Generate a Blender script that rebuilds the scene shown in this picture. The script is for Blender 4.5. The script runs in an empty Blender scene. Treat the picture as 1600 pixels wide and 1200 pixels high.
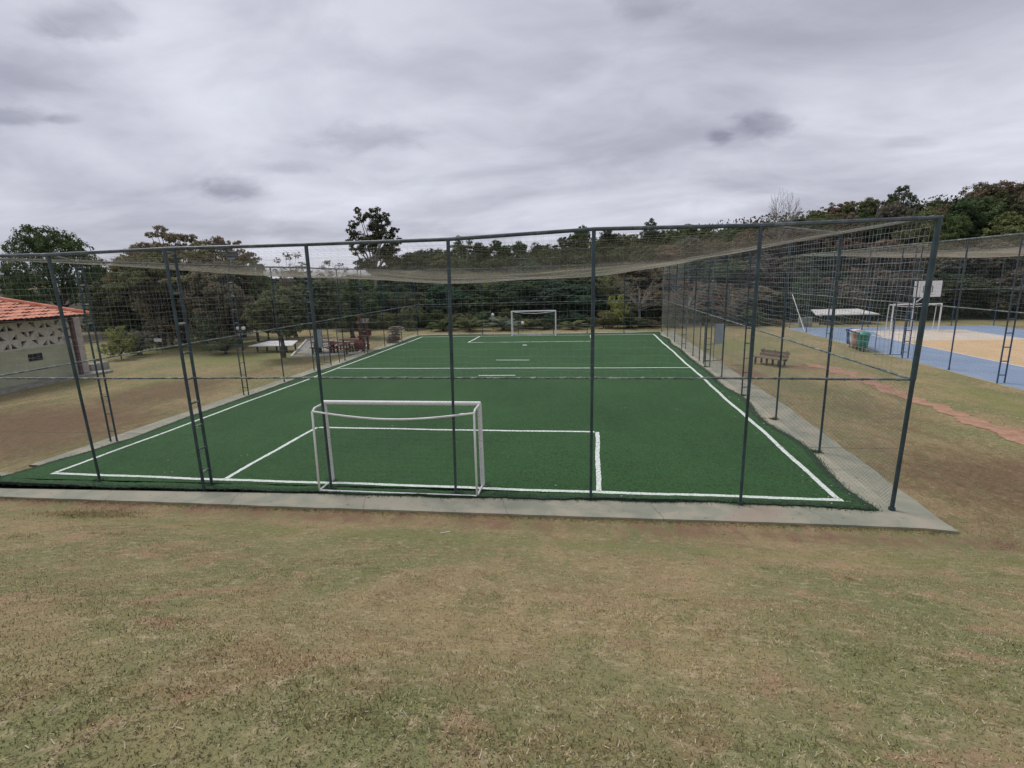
import bpy, math, random
import numpy as np
from mathutils import Matrix, Vector
R_ = math.radians
rnd = random.Random(7)
rng = np.random.default_rng(11)
scn = bpy.context.scene
col = scn.collection

# ------------------------------------------------------------------ camera
FPX = 786.4143; PITCH = -.2076; YAW = .1522; ROLL = -.0292
CAM = np.array([-5.9627, -10.1236, 4.6619])
_f = np.array([-math.sin(YAW), math.cos(YAW), 0]); _r = np.array([math.cos(YAW), math.sin(YAW), 0]); _u = np.array([0, 0, 1.])
CF = _f*math.cos(PITCH)+_u*math.sin(PITCH); _U = _u*math.cos(PITCH)-_f*math.sin(PITCH)
CR = _r*math.cos(ROLL)+_U*math.sin(ROLL); CU = _U*math.cos(ROLL)-_r*math.sin(ROLL)
cam = bpy.data.cameras.new('camera'); cam.sensor_width = 36; cam.lens = FPX/1600*36; cam.clip_start = .05; cam.clip_end = 3000
co = bpy.data.objects.new('camera', cam); col.objects.link(co)
m = Matrix.Identity(4)
for i in range(3):
    m[i][0] = CR[i]; m[i][1] = CU[i]; m[i][2] = -CF[i]; m[i][3] = CAM[i]
co.matrix_world = m
scn.camera = co

def ray(u, v): return CF+CR*(u-800)/FPX+CU*(600-v)/FPX
def G(u, v, z=0.):
    d = ray(u, v); return CAM+d*(z-CAM[2])/d[2]
def AY(u, v, Y):
    d = ray(u, v); return CAM+d*(Y-CAM[1])/d[1]
def AX(u, v, X):
    d = ray(u, v); return CAM+d*(X-CAM[0])/d[0]

# ------------------------------------------------------------------ world, sun, exposure
scn.view_settings.view_transform = 'Standard'; scn.view_settings.look = 'None'
scn.view_settings.exposure = 0.22; scn.view_settings.gamma = 1
SUN_EL, SUN_AZ = R_(55), R_(-60)
w = bpy.data.worlds.new('World'); scn.world = w; w.use_nodes = True
nt = w.node_tree; nt.nodes.clear()
def N(t, **k):
    n = nt.nodes.new(t)
    for a, b in k.items(): setattr(n, a, b)
    return n
def L(a, b): nt.links.new(a, b)
def math_(op, a, b=None, c=None, clamp=False):
    n = N('ShaderNodeMath', operation=op, use_clamp=clamp)
    for i, x in enumerate((a, b, c)):
        if x is None: continue
        if isinstance(x, (int, float)): n.inputs[i].default_value = x
        else: L(x, n.inputs[i])
    return n.outputs[0]
out = N('ShaderNodeOutputWorld')
sky = N('ShaderNodeTexSky', sky_type='NISHITA', sun_disc=False, sun_elevation=SUN_EL, sun_rotation=SUN_AZ)
tc = N('ShaderNodeTexCoord'); sep = N('ShaderNodeSeparateXYZ'); L(tc.outputs['Generated'], sep.inputs[0])
zc = math_('MAXIMUM', sep.outputs[2], 0.0); den = math_('ADD', zc, 0.24)
px_ = math_('DIVIDE', sep.outputs[0], den); py_ = math_('DIVIDE', sep.outputs[1], den)
comb = N('ShaderNodeCombineXYZ'); L(px_, comb.inputs[0]); L(py_, comb.inputs[1])
def noise(scale, detail=4, rough=.5, dist=0., vec=None, sx=1, sy=1, rot=0, off=(0, 0, 0)):
    mp = N('ShaderNodeMapping'); mp.inputs['Scale'].default_value = (sx, sy, 1); mp.inputs['Rotation'].default_value = (0, 0, rot); mp.inputs['Location'].default_value = off
    L(vec or comb.outputs[0], mp.inputs[0])
    n = N('ShaderNodeTexNoise'); n.inputs['Scale'].default_value = scale; n.inputs['Detail'].default_value = detail
    n.inputs['Roughness'].default_value = rough; n.inputs['Distortion'].default_value = dist
    L(mp.outputs[0], n.inputs['Vector']); return n.outputs[0]
def mrange(x, a, b, c=0., d=1., smooth=True):
    n = N('ShaderNodeMapRange', interpolation_type='SMOOTHSTEP' if smooth else 'LINEAR')
    L(x, n.inputs[0])
    for i, vv in enumerate((a, b, c, d)): n.inputs[i+1].default_value = vv
    return n.outputs[0]
big = noise(.80, 5, .5, .5, sx=.8, sy=1.1, rot=.35, off=(1.3, .4, 0))
mid_ = noise(2.0, 6, .55, .6, sx=.75, sy=1.1, rot=.2, off=(4, 2, 0))
fine = noise(7.0, 5, .55, .3, sx=.8, sy=1.1, rot=.2)
lum = math_('ADD', mrange(big, .36, .64, .50, .73), mrange(mid_, .32, .68, -.075, .065))
lum = math_('ADD', lum, mrange(fine, .3, .7, -.010, .010))
# separate dark scud clouds at their own places on the cloud deck
def deck(u, v):
    d = ray(u, v); d = d/np.linalg.norm(d); k = max(d[2], 0)+.24; return d[0]/k, d[1]/k
warp = noise(9, 5, .62, .4)
wv = math_('MULTIPLY', math_('SUBTRACT', warp, .5), .55)
for (u, v, du, dv, a) in [(1192, 198, 52, 26, .22), (1124, 214, 22, 13, .17), (365, 296, 55, 20, .20), (455, 262, 60, 12, .10), (575, 214, 95, 26, .15), (25, 182, 60, 16, .17), (95, 186, 30, 9, .14),
                          (140, 35, 90, 34, .17), (60, 110, 130, 60, .09), (1420, 224, 55, 10, .08), (1010, 8, 60, 30, .13), (905, 100, 55, 26, .035)]:
    c0 = deck(u, v); c1 = deck(u+du, v); c2 = deck(u, v-dv)
    ax = np.array([c1[0]-c0[0], c1[1]-c0[1]]); ay = np.array([c2[0]-c0[0], c2[1]-c0[1]])
    inv = np.linalg.inv(np.array([ax, ay]).T)
    dx = math_('SUBTRACT', px_, float(c0[0])); dy = math_('SUBTRACT', py_, float(c0[1]))
    a1 = math_('ADD', math_('MULTIPLY', dx, float(inv[0][0])), math_('MULTIPLY', dy, float(inv[0][1])))
    a2 = math_('ADD', math_('MULTIPLY', dx, float(inv[1][0])), math_('MULTIPLY', dy, float(inv[1][1])))
    rr = math_('SQRT', math_('ADD', math_('MULTIPLY', a1, a1), math_('MULTIPLY', a2, a2)))
    rr = math_('ADD', rr, math_('MULTIPLY', wv, 2.6))
    lum = math_('SUBTRACT', lum, mrange(rr, .25, 1.35, a, 0.))
cr = N('ShaderNodeCombineXYZ')
L(math_('MULTIPLY', lum, .85), cr.inputs[0]); L(math_('MULTIPLY', lum, .865), cr.inputs[1]); L(math_('ADD', math_('MULTIPLY', lum, .90), .06), cr.inputs[2])
bg1 = N('ShaderNodeBackground'); L(sky.outputs[0], bg1.inputs[0]); bg1.inputs[1].default_value = .07
bg2 = N('ShaderNodeBackground'); L(cr.outputs[0], bg2.inputs[0]); bg2.inputs[1].default_value = 1.0
mix = N('ShaderNodeMixShader'); mix.inputs[0].default_value = .95
L(bg1.outputs[0], mix.inputs[1]); L(bg2.outputs[0], mix.inputs[2]); L(mix.outputs[0], out.inputs[0])
sl = bpy.data.lights.new('sun', 'SUN'); sl.energy = 1.9; sl.angle = R_(22); sl.color = (1, .965, .92)
so = bpy.data.objects.new('sun', sl); col.objects.link(so)
sd = Vector((math.cos(SUN_EL)*math.sin(SUN_AZ), math.cos(SUN_EL)*math.cos(SUN_AZ), math.sin(SUN_EL)))
so.rotation_euler = sd.to_track_quat('Z', 'Y').to_euler()
scn.render.engine = 'CYCLES'
scn.cycles.transparent_max_bounces = 16

# ------------------------------------------------------------------ materials
def newmat(name):
    global nt
    mt = bpy.data.materials.new(name); mt.use_nodes = True; nt = mt.node_tree; nt.nodes.clear()
    o = N('ShaderNodeOutputMaterial'); b = N('ShaderNodeBsdfPrincipled'); L(b.outputs[0], o.inputs[0])
    return mt, b, o
def mixc(f, a, b, mode='MIX'):
    n = N('ShaderNodeMix', data_type='RGBA', blend_type=mode)
    if isinstance(f, (int, float)): n.inputs[0].default_value = f
    else: L(f, n.inputs[0])
    for i, x in ((6, a), (7, b)):
        if isinstance(x, tuple): n.inputs[i].default_value = (*x[:3], 1)
        else: L(x, n.inputs[i])
    return n.outputs[2]
def pos(): return N('ShaderNodeNewGeometry').outputs['Position']
def objc(): return N('ShaderNodeTexCoord').outputs['Object']
def attr(n): 
    a = N('ShaderNodeAttribute'); a.attribute_name = n; return a.outputs['Fac']
def bump(b, h, strength=.3, dist=.02):
    n = N('ShaderNodeBump'); n.inputs['Strength'].default_value = strength; n.inputs['Distance'].default_value = dist
    L(h, n.inputs['Height']); L(n.outputs[0], b.inputs['Normal'])
def simple(name, c, rough=.6, var=.25, scale=6, metal=0., c2=None, c2amt=(.55, .75), c2scale=3, bmp=.1):
    mt, b, o = newmat(name)
    p = objc()
    n1 = noise(scale, 5, .6, 0, p)
    dark = tuple(x*(1-var) for x in c); light = tuple(min(1, x*(1+var)) for x in c)
    cc = mixc(mrange(n1, .3, .7), dark, light)
    if c2: cc = mixc(mrange(noise(c2scale, 6, .65, .4, p, off=(3, 5, 1)), *c2amt), cc, c2)
    L(cc, b.inputs['Base Color']); b.inputs['Roughness'].default_value = rough; b.inputs['Metallic'].default_value = metal
    if bmp: bump(b, noise(scale*5, 4, .6, 0, p), bmp, .01)
    return mt
M = {}
M['post'] = simple('post_paint', (.030, .055, .066), .5, .35, 3, c2=(.07, .075, .072), c2amt=(.58, .7), c2scale=9)
M['rail'] = simple('rail_paint', (.05, .068, .078), .45, .35, 4, c2=(.14, .155, .16), c2amt=(.5, .7), c2scale=5)
M['midrail'] = simple('mid_rail_paint', (.075, .10, .095), .45, .3, 5, c2=(.30, .32, .28), c2amt=(.45, .65), c2scale=3)
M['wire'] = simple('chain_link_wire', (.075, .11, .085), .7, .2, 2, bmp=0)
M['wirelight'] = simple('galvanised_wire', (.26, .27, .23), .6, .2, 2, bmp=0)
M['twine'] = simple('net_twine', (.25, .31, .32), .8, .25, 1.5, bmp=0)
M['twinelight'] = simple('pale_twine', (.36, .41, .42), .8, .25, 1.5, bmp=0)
M['rooftwine'] = simple('roof_net_twine', (.36, .325, .25), .85, .2, .7, bmp=0)
M['white'] = simple('white_paint_metal', (.74, .74, .74), .4, .06, 8, c2=(.42, .40, .36), c2amt=(.62, .75), c2scale=14)
M['goalnet'] = simple('goal_net_cord', (.16, .18, .17), .9, .1, 3, bmp=0)
M['blue'] = simple('blue_post_paint', (.035, .075, .14), .5, .3, 4, c2=(.06, .06, .065), c2amt=(.5, .7), c2scale=2)
mt, b, o = newmat('two_tone_post_paint'); p = pos(); sz = N('ShaderNodeSeparateXYZ'); L(p, sz.inputs[0])
c = mixc(mrange(math_('ADD', sz.outputs[2], mrange(noise(3, 4, .6, 0, p), 0, 1, -.5, .5)), 1.2, 2.2), (.030, .080, .185), (.050, .068, .080)); c = mixc(mrange(noise(6, 5, .6, .3, p, off=(1, 2, 3)), .62, .70), c, (.11, .06, .04))
L(c, b.inputs['Base Color']); b.inputs['Roughness'].default_value = .5; M['blue'] = mt
M['plate'] = simple('grey_blue_plate', (.22, .28, .34), .5, .08, 2)
M['wood'] = simple('weathered_wood', (.21, .155, .12), .8, .35, 9, c2=(.09, .06, .05), c2scale=7)
M['darkwood'] = simple('dark_wood', (.05, .035, .03), .8, .35, 9)
M['redwood'] = simple('red_stained_wood', (.17, .05, .04), .7, .3, 6)
M['concrete'] = simple('plain_concrete', (.30, .29, .26), .9, .2, 3, c2=(.19, .17, .13), c2scale=1.2, bmp=.3)
M['lime'] = simple('limewash', (.60, .58, .55), .9, .12, 2, c2=(.34, .31, .27), c2amt=(.55, .8), c2scale=1.5)
M['greenwall'] = simple('green_grey_plaster', (.42, .43, .30), .9, .08, 1.5, c2=(.21, .21, .15), c2amt=(.55, .85), c2scale=.8)
M['cobogo'] = simple('cast_block', (.56, .53, .46), .9, .12, 5, c2=(.27, .24, .19), c2scale=1.5)
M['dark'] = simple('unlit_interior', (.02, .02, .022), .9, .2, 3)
M['purple'] = simple('maroon_post', (.10, .05, .06), .6, .2, 4)
M['brick'] = simple('pale_brick', (.42, .37, .33), .9, .15, 6)
M['bark'] = simple('bark', (.075, .06, .047), .95, .4, 6, c2=(.14, .12, .10), bmp=.5)
M['palebark'] = simple('pale_bark', (.24, .22, .19), .9, .3, 6, c2=(.12, .10, .085), bmp=.4)
M['glass_lamp'] = simple('lamp_globe', (.8, .8, .78), .3, .02, 2)
M['binblue'] = simple('blue_plastic', (.05, .13, .33), .4, .08, 3)
M['binwhite'] = simple('white_plastic', (.62, .62, .62), .4, .05, 3)
M['binred'] = simple('red_plastic', (.40, .22, .22), .45, .08, 3)
M['bingreen'] = simple('green_plastic', (.06, .24, .20), .4, .08, 3)
M['rubber'] = simple('black_metal', (.02, .02, .022), .6, .2, 3)

# kerb concrete: greenish-grey on top with pink stains and pale crumbs
mt, b, o = newmat('kerb_concrete'); p = pos()
c = mixc(mrange(noise(1.1, 6, .6, .5, p), .35, .65), (.25, .26, .20), (.37, .34, .26))
c = mixc(mrange(noise(.35, 4, .5, .4, p, off=(7, 0, 0)), .60, .72, 0, .6), c, (.36, .27, .21))
c = mixc(mrange(noise(9, 5, .7, 0, p), .62, .78), c, (.40, .37, .33))
c = mixc(mrange(noise(5, 5, .7, 0, p, off=(2, 9, 0)), .60, .72), c, (.13, .13, .10))
sk = N('ShaderNodeSeparateXYZ'); L(p, sk.inputs[0]); wob_ = math_('MULTIPLY', noise(3, 4, .6, 0, p, off=(4, 1, 0)), .18)
jt = math_('ABSOLUTE', math_('SUBTRACT', math_('FRACT', math_('DIVIDE', math_('ADD', math_('ADD', sk.outputs[0], math_('MULTIPLY', sk.outputs[1], .35)), wob_), 3.1)), .5))
c = mixc(mrange(jt, .0, .0035, .75, 0.), c, (.05, .045, .035))
L(c, b.inputs['Base Color']); b.inputs['Roughness'].default_value = .95
bump(b, noise(25, 5, .7, 0, p), .4, .01); M['kerb'] = mt

# turf
mt, b, o = newmat('artificial_turf'); p = pos()
c = mixc(mrange(noise(.22, 4, .55, .3, p), .35, .68), (.014, .056, .016), (.032, .098, .029))
sx_ = N('ShaderNodeSeparateXYZ'); L(p, sx_.inputs[0]); fl = math_('FLOOR', math_('DIVIDE', math_('ADD', sx_.outputs[0], .6), 3.95))
wn = N('ShaderNodeTexWhiteNoise', noise_dimensions='1D'); L(fl, wn.inputs['W'])
c = mixc(mrange(wn.outputs[0], 0, 1, 0, .6, False), c, (.040, .110, .036))
c = mixc(mrange(noise(.9, 5, .6, .3, p, sx=1.6, sy=.25, off=(2, 8, 0)), .4, .65, 0, .45), c, (.036, .098, .033))
c = mixc(mrange(noise(1.6, 6, .6, .5, p, sx=.6), .38, .7, 0, .5), c, (.028, .058, .020))
c = mixc(mrange(noise(11, 4, .7, .2, p), .42, .66, 0, .75), c, (.050, .112, .038))
c = mixc(mrange(noise(17, 3, .7, 0, p, off=(3, 3, 3)), .48, .66, 0, .8), c, (.006, .022, .006))
c = mixc(mrange(noise(2.5, 6, .7, .2, p, off=(5, 2, 0)), .66, .78, 0, .35), c, (.11, .09, .06))
L(c, b.inputs['Base Color']); b.inputs['Roughness'].default_value = .75
b.inputs['Specular IOR Level'].default_value = .08; b.inputs['Sheen Weight'].default_value = .20; b.inputs['Sheen Roughness'].default_value = .35; b.inputs['Sheen Tint'].default_value = (.6, .95, .55, 1)
bump(b, noise(60, 3, .7, 0, p), .6, .02); M['turf'] = mt
mt, b, o = newmat('pitch_line_fibre'); p = pos()
c = mixc(mrange(noise(22, 4, .7, 0, p), .3, .62), (.42, .50, .42), (.74, .78, .74))
L(c, b.inputs['Base Color']); b.inputs['Roughness'].default_value = .85; M['line'] = mt
mt, b, o = newmat('turf_edge'); p = pos()
c = mixc(mrange(noise(12, 4, .7, 0, p), .3, .7), (.012, .035, .015), (.028, .06, .03))
L(c, b.inputs['Base Color']); b.inputs['Roughness'].default_value = .9; bump(b, noise(50, 3, .7, 0, p), .7, .02); M['turfedge'] = mt

# ground: mown dry grass, red soil, leaf litter
mt, b, o = newmat('grass_ground'); p = pos()
def groundcol(p, pits=True):
    GREEN = (.190, .205, .090); STRAW = (.350, .268, .145); BROWN = (.270, .190, .105); SOIL = (.38, .185, .11)
    n_big = noise(.5, 5, .6, .6, p, sy=.55); n_mid = noise(2.1, 6, .65, .5, p, sy=.55); n_fin = noise(8, 5, .7, .3, p); n_vf = noise(34, 4, .75, .2, p)
    c = mixc(mrange(n_big, .36, .64, .1, .9), STRAW, GREEN)
    c = mixc(mrange(n_mid, .47, .66, 0, .6), c, BROWN)
    c = mixc(mrange(noise(1.7, 6, .65, .6, p, sy=.6, off=(9, 4, 0)), .50, .66, 0, .65), c, (.185, .190, .078))
    c = mixc(mrange(noise(1.5, 7, .7, .5, p, sy=.6, off=(1, 14, 0)), .55, .66, 0, .65), c, (.38, .235, .155))
    c = mixc(mrange(n_fin, .5, .68, 0, .6), c, (.48, .39, .25))
    if pits: c = mixc(mrange(n_vf, .53, .66, 0, .75), c, (.06, .048, .026))
    c = mixc(mrange(noise(13, 3, .6, .4, p, off=(2, 2, 5)), .60, .70, 0, .6), c, (.115, .09, .05))
    sgr = math_('ADD', attr('green'), math_('MULTIPLY', math_('SUBTRACT', n_mid, .5), .9))
    c = mixc(mrange(sgr, .35, .85, 0, .85), c, (.200, .215, .080))
    sdr = math_('ADD', attr('dirt'), math_('MULTIPLY', math_('SUBTRACT', n_mid, .5), 1.1))
    sdr = math_('ADD', sdr, math_('MULTIPLY', math_('SUBTRACT', n_fin, .5), .9))
    c = mixc(mrange(sdr, .35, .8), c, mixc(mrange(n_vf, .3, .7), (.19, .125, .080), (.29, .180, .115)))
    sbr = math_('ADD', attr('brown'), math_('MULTIPLY', math_('SUBTRACT', n_mid, .5), .9))
    c = mixc(mrange(sbr, .3, .9, 0, .8), c, mixc(mrange(n_fin, .3, .7), (.135, .088, .052), (.205, .135, .082)))
    c = mixc(mrange(attr('litter'), .2, .8), c, mixc(mrange(n_fin, .3, .7), (.035, .03, .02), (.07, .06, .035)))
    return c, n_fin, n_vf
c, n_fin, n_vf = groundcol(p)
L(c, b.inputs['Base Color']); b.inputs['Roughness'].default_value = .95; b.inputs['Specular IOR Level'].default_value = .15
hh = math_('ADD', math_('MULTIPLY', n_fin, 1.0), math_('MULTIPLY', n_vf, .55)); bump(b, hh, .8, .05); M['ground'] = mt
mt, b, o = newmat('bare_path'); p = pos()
c = mixc(mrange(noise(3, 6, .7, .4, p), .35, .65), (.42, .245, .165), (.31, .165, .10))
c = mixc(mrange(noise(14, 5, .7, .2, p), .55, .7), c, (.20, .15, .09))
L(c, b.inputs['Base Color']); b.inputs['Roughness'].default_value = .95; bump(b, noise(20, 4, .7, 0, p), .5, .03); M['path'] = mt

def flatpaint(name, a, b2, s=2.):
    mt, b, o = newmat(name); p = pos()
    c = mixc(mrange(noise(s, 6, .6, .3, p), .3, .7), a, b2)
    c = mixc(mrange(noise(s*.4, 6, .7, .6, p, off=(4, 4, 0)), .6, .8, 0, .5), c, tuple(x*.7 for x in a))
    L(c, b.inputs['Base Color']); b.inputs['Roughness'].default_value = .7; bump(b, noise(30, 3, .7, 0, p), .15, .01); return mt
M['cblue'] = flatpaint('court_blue', (.21, .285, .40), (.25, .32, .43), .7)
M['ctan'] = flatpaint('court_tan', (.56, .39, .21), (.62, .44, .25), .7)
M['ccream'] = flatpaint('court_cream', (.58, .50, .40), (.62, .54, .44), .7)
M['cwhite'] = flatpaint('court_white', (.70, .69, .66), (.62, .60, .57), 3)

# roof tiles
mt, b, o = newmat('clay_tile'); p = objc()
wv_ = N('ShaderNodeTexWhiteNoise', noise_dimensions='3D')
q = N('ShaderNodeVectorMath', operation='SNAP'); q.inputs[1].default_value = (.24, .24, 10); L(p, q.inputs[0]); L(q.outputs[0], wv_.inputs[0])
c = mixc(wv_.outputs[0], (.58, .19, .11), (.70, .31, .20))
c = mixc(mrange(noise(1.3, 6, .65, .4, p), .5, .75), c, (.40, .16, .11))
L(c, b.inputs['Base Color']); b.inputs['Roughness'].default_value = .85; M['tile'] = mt

# leaves: colour of the tree comes from the object, tone from each leaf
mt, b, o = newmat('leaves')
oi = N('ShaderNodeObjectInfo'); t = attr('tone')
c = mixc(1.0, oi.outputs['Color'], mixc(t, (.55, .57, .55), (1.7, 1.62, 1.5)), 'MULTIPLY')
c = mixc(mrange(attr('hue'), .72, .95), c, mixc(1.0, oi.outputs['Color'], (1.35, 1.25, .95), 'MULTIPLY'))
nt.nodes.remove(b)
df = N('ShaderNodeBsdfDiffuse'); tr = N('ShaderNodeBsdfTranslucent'); L(c, df.inputs[0]); L(c, tr.inputs[0])
mx = N('ShaderNodeMixShader'); mx.inputs[0].default_value = .28; L(df.outputs[0], mx.inputs[1]); L(tr.outputs[0], mx.inputs[2]); L(mx.outputs[0], o.inputs[0])
M['leaf'] = mt
# grass blades
mt, b, o = newmat('grass_blade'); t = attr('tone')
c, _a, _b = groundcol(pos(), False)
c = mixc(1.0, c, mixc(t, (.30, .32, .26), (1.62, 1.56, 1.45)), 'MULTIPLY'); c = mixc(mrange(t, .90, .98, 0, .7), c, (.52, .44, .31))
L(c, b.inputs['Base Color']); b.inputs['Roughness'].default_value = .8; b.inputs['Specular IOR Level'].default_value = .2
M['blade'] = mt
mt, b, o = newmat('turf_blade'); t = attr('tone')
c = mixc(t, (.016, .045, .018), (.075, .15, .065)); L(c, b.inputs['Base Color']); b.inputs['Roughness'].default_value = .7; M['turfblade'] = mt

# ------------------------------------------------------------------ mesh helpers
def mesh_np(name, V, F, mat, attrs=None, smooth=False):
    me = bpy.data.meshes.new(name)
    V = np.asarray(V, np.float32); F = np.asarray(F, np.int32); k = F.shape[1]
    me.vertices.add(len(V)); me.vertices.foreach_set('co', V.ravel())
    me.loops.add(F.size); me.loops.foreach_set('vertex_index', F.ravel())
    me.polygons.add(len(F)); me.polygons.foreach_set('loop_start', np.arange(0, F.size, k, dtype=np.int32)); me.polygons.foreach_set('loop_total', np.full(len(F), k, np.int32))
    if smooth: me.polygons.foreach_set('use_smooth', np.ones(len(F), bool))
    for an, (dom, arr) in (attrs or {}).items():
        a = me.attributes.new(an, 'FLOAT', dom); a.data.foreach_set('value', np.asarray(arr, np.float32))
    me.materials.append(mat); me.update(calc_edges=True); return me
def wloc(o):
    v = Vector((0, 0, 0))
    while o: v += o.location; o = o.parent
    return np.array(v)
def obj(name, me, parent=None, world=True):
    o = bpy.data.objects.new(name, me); col.objects.link(o)
    if parent:
        o.parent = parent
        if world:
            off = wloc(parent)
            co_ = np.empty(len(me.vertices)*3, np.float32); me.vertices.foreach_get('co', co_)
            co_ = (co_.reshape(-1, 3)-off).astype(np.float32); me.vertices.foreach_set('co', co_.ravel())
    return o
def tag(o, label=None, cat=None, group=None, kind=None):
    if label: o['label'] = label
    if cat: o['category'] = cat
    if group: o['group'] = group
    if kind: o['kind'] = kind
    return o
def thing(name, label, cat, loc=(0, 0, 0), group=None):
    o = bpy.data.objects.new(name, None); col.objects.link(o); o.empty_display_size = .2; o.location = Vector([float(x) for x in loc])
    return tag(o, label, cat, group)
def frame_of(d):
    d = d/np.maximum(np.linalg.norm(d, axis=1, keepdims=True), 1e-9)
    ref = np.where(np.abs(d[:, 2:3]) > .9, np.array([[1., 0, 0]]), np.array([[0, 0, 1.]]))
    u = np.cross(d, ref); u /= np.linalg.norm(u, axis=1, keepdims=True); return u, np.cross(d, u)
def segs(P0, P1, r, n=3, r1=None):
    P0 = np.asarray(P0, float); P1 = np.asarray(P1, float); u, v = frame_of(P1-P0); k = len(P0)
    r0 = np.broadcast_to(np.asarray(r, float), (k,)).reshape(k, 1); r1 = r0 if r1 is None else np.broadcast_to(np.asarray(r1, float), (k,)).reshape(k, 1)
    V = np.empty((k, 2*n, 3))
    for i in range(n):
        a = 2*math.pi*i/n; o_ = u*math.cos(a)+v*math.sin(a)
        V[:, i] = P0+o_*r0; V[:, n+i] = P1+o_*r1
    F = np.array([[i, (i+1) % n, n+(i+1) % n, n+i] for i in range(n)])
    F = (F[None]+(np.arange(k)*2*n)[:, None, None]).reshape(-1, 4)
    return V.reshape(-1, 3), F
class MB:
    def __init__(s): s.v = []; s.f = []; s.sm = []
    def add(s, vs, fs, sm=False):
        b0 = len(s.v); s.v += [tuple(map(float, x)) for x in vs]; s.f += [tuple(b0+i for i in f) for f in fs]; s.sm += [sm]*len(fs)
    def box(s, c, d, rz=0., tilt=None):
        x, y, z = [k/2 for k in d]; bv = min(x, y, z)*.12
        vs = [(i*x, j*y, k*z) for i in (-1, 1) for j in (-1, 1) for k in (-1, 1)]
        ca, sa = math.cos(rz), math.sin(rz)
        if tilt:
            Mt = Matrix.Rotation(tilt[1], 3, tilt[0]); vs = [tuple(Mt @ Vector(p)) for p in vs]
        vs = [(c[0]+p[0]*ca-p[1]*sa, c[1]+p[0]*sa+p[1]*ca, c[2]+p[2]) for p in vs]
        s.add(vs, [(0, 1, 3, 2), (4, 6, 7, 5), (0, 4, 5, 1), (2, 3, 7, 6), (0, 2, 6, 4), (1, 5, 7, 3)])
    def tube(s, pts, r, n=10, cap=True):
        pts = [np.array(p, float) for p in pts]; k = len(pts); rs = r if isinstance(r, (list, tuple)) else [r]*k
        vs = []; pu = None
        for i, p in enumerate(pts):
            d = pts[min(i+1, k-1)]-pts[max(i-1, 0)]; d /= np.linalg.norm(d)+1e-9
            if pu is None:
                ref = np.array([1., 0, 0]) if abs(d[2]) > .9 else np.array([0, 0, 1.]); u = np.cross(d, ref)
            else: u = pu-d*np.dot(pu, d)
            u /= np.linalg.norm(u); pu = u; v = np.cross(d, u)
            for j in range(n):
                a = 2*math.pi*j/n; vs.append(p+(u*math.cos(a)+v*math.sin(a))*rs[i])
        fs = [(i*n+j, i*n+(j+1) % n, (i+1)*n+(j+1) % n, (i+1)*n+j) for i in range(k-1) for j in range(n)]
        s.add(vs, fs, True)
        if cap: s.add([vs[j] for j in range(n)], [tuple(range(n))[::-1]]); s.add([vs[(k-1)*n+j] for j in range(n)], [tuple(range(n))])
    def lathe(s, c, prof, n=14):
        vs = [(c[0]+r*math.cos(2*math.pi*j/n), c[1]+r*math.sin(2*math.pi*j/n), c[2]+z) for r, z in prof for j in range(n)]
        s.add(vs, [(i*n+j, i*n+(j+1) % n, (i+1)*n+(j+1) % n, (i+1)*n+j) for i in range(len(prof)-1) for j in range(n)], True)
    def prism(s, poly, z0, z1):
        n = len(poly); s.add([(x, y, z0) for x, y in poly]+[(x, y, z1) for x, y in poly], [tuple(range(n, 2*n))]+[(i, (i+1) % n, n+(i+1) % n, n+i) for i in range(n)])
    def mesh(s, name, mat):
        me = bpy.data.meshes.new(name); me.from_pydata(s.v, [], s.f); me.polygons.foreach_set('use_smooth', s.sm); me.materials.append(mat); me.update(); return me
    def build(s, name, mat, parent=None, world=True): return obj(name, s.mesh(name, mat), parent, world)

# ------------------------------------------------------------------ terrain
def sstep(x, a, b):
    t = np.clip((x-a)/(b-a), 0, 1); return t*t*(3-2*t)
def hill(x, y):
    x = np.asarray(x, float); y = np.asarray(y, float)
    H = 2.0+8.5*sstep(x, -40, 55)+3*sstep(x, 40, 140)
    h = H*sstep(y, 37, 105)+ 3*sstep(y, 100, 250)
    left = sstep(-x, 45, 110)*sstep(y, 15, 110)*3.0
    return h+left
def ground_z(x, y):
    x = np.asarray(x, float); y = np.asarray(y, float)
    z = -0.055+hill(x, y)
    # spectator bank in front of the pitch
    t = np.clip((-y-1.35)/7.2, 0, None)
    bank = np.where(t < 1, 2.98*(t**1.12), 2.98+ (t-1)*1.3)
    bank = np.minimum(bank, 3.35)
    wob = .035*np.sin(x*1.3+np.sin(y*1.7))+.03*np.sin(y*2.3+x*.6)+.05*np.sin(x*.37+1)+.012*np.sin(x*5.1+y*1.3)*np.sin(y*6.3-x*2)
    z = z+bank+wob*sstep(-y, 1.6, 3.2)
    out = np.where((x > 1.2) | (x < -22), 1., 0.)
    z = z+.03*np.sin(x*.9)*np.sin(y*.7)*out*sstep(y, -2, 0)*(1-sstep(y, 34, 40))*np.where((x > 9) & (x < 27), 0, 1)
    return z
xs = np.unique(np.concatenate([np.linspace(-400, -60, 35), np.linspace(-60, -26, 70), np.arange(-26, 13, .22), np.linspace(13, 60, 90), np.linspace(60, 400, 35)]))
ys = np.unique(np.concatenate([np.linspace(-60, -13, 12), np.arange(-13, 6, .22), np.arange(6, 46, .45), np.linspace(46, 130, 60), np.linspace(130, 700, 25)]))
XX, YY = np.meshgrid(xs, ys, indexing='ij'); ZZ = ground_z(XX, YY)
V = np.stack([XX.ravel(), YY.ravel(), ZZ.ravel()], 1); ny = len(ys)
ii, jj = np.meshgrid(np.arange(len(xs)-1), np.arange(ny-1), indexing='ij'); a0 = (ii*ny+jj).ravel()
F = np.stack([a0, a0+ny, a0+ny+1, a0+1], 1)
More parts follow.
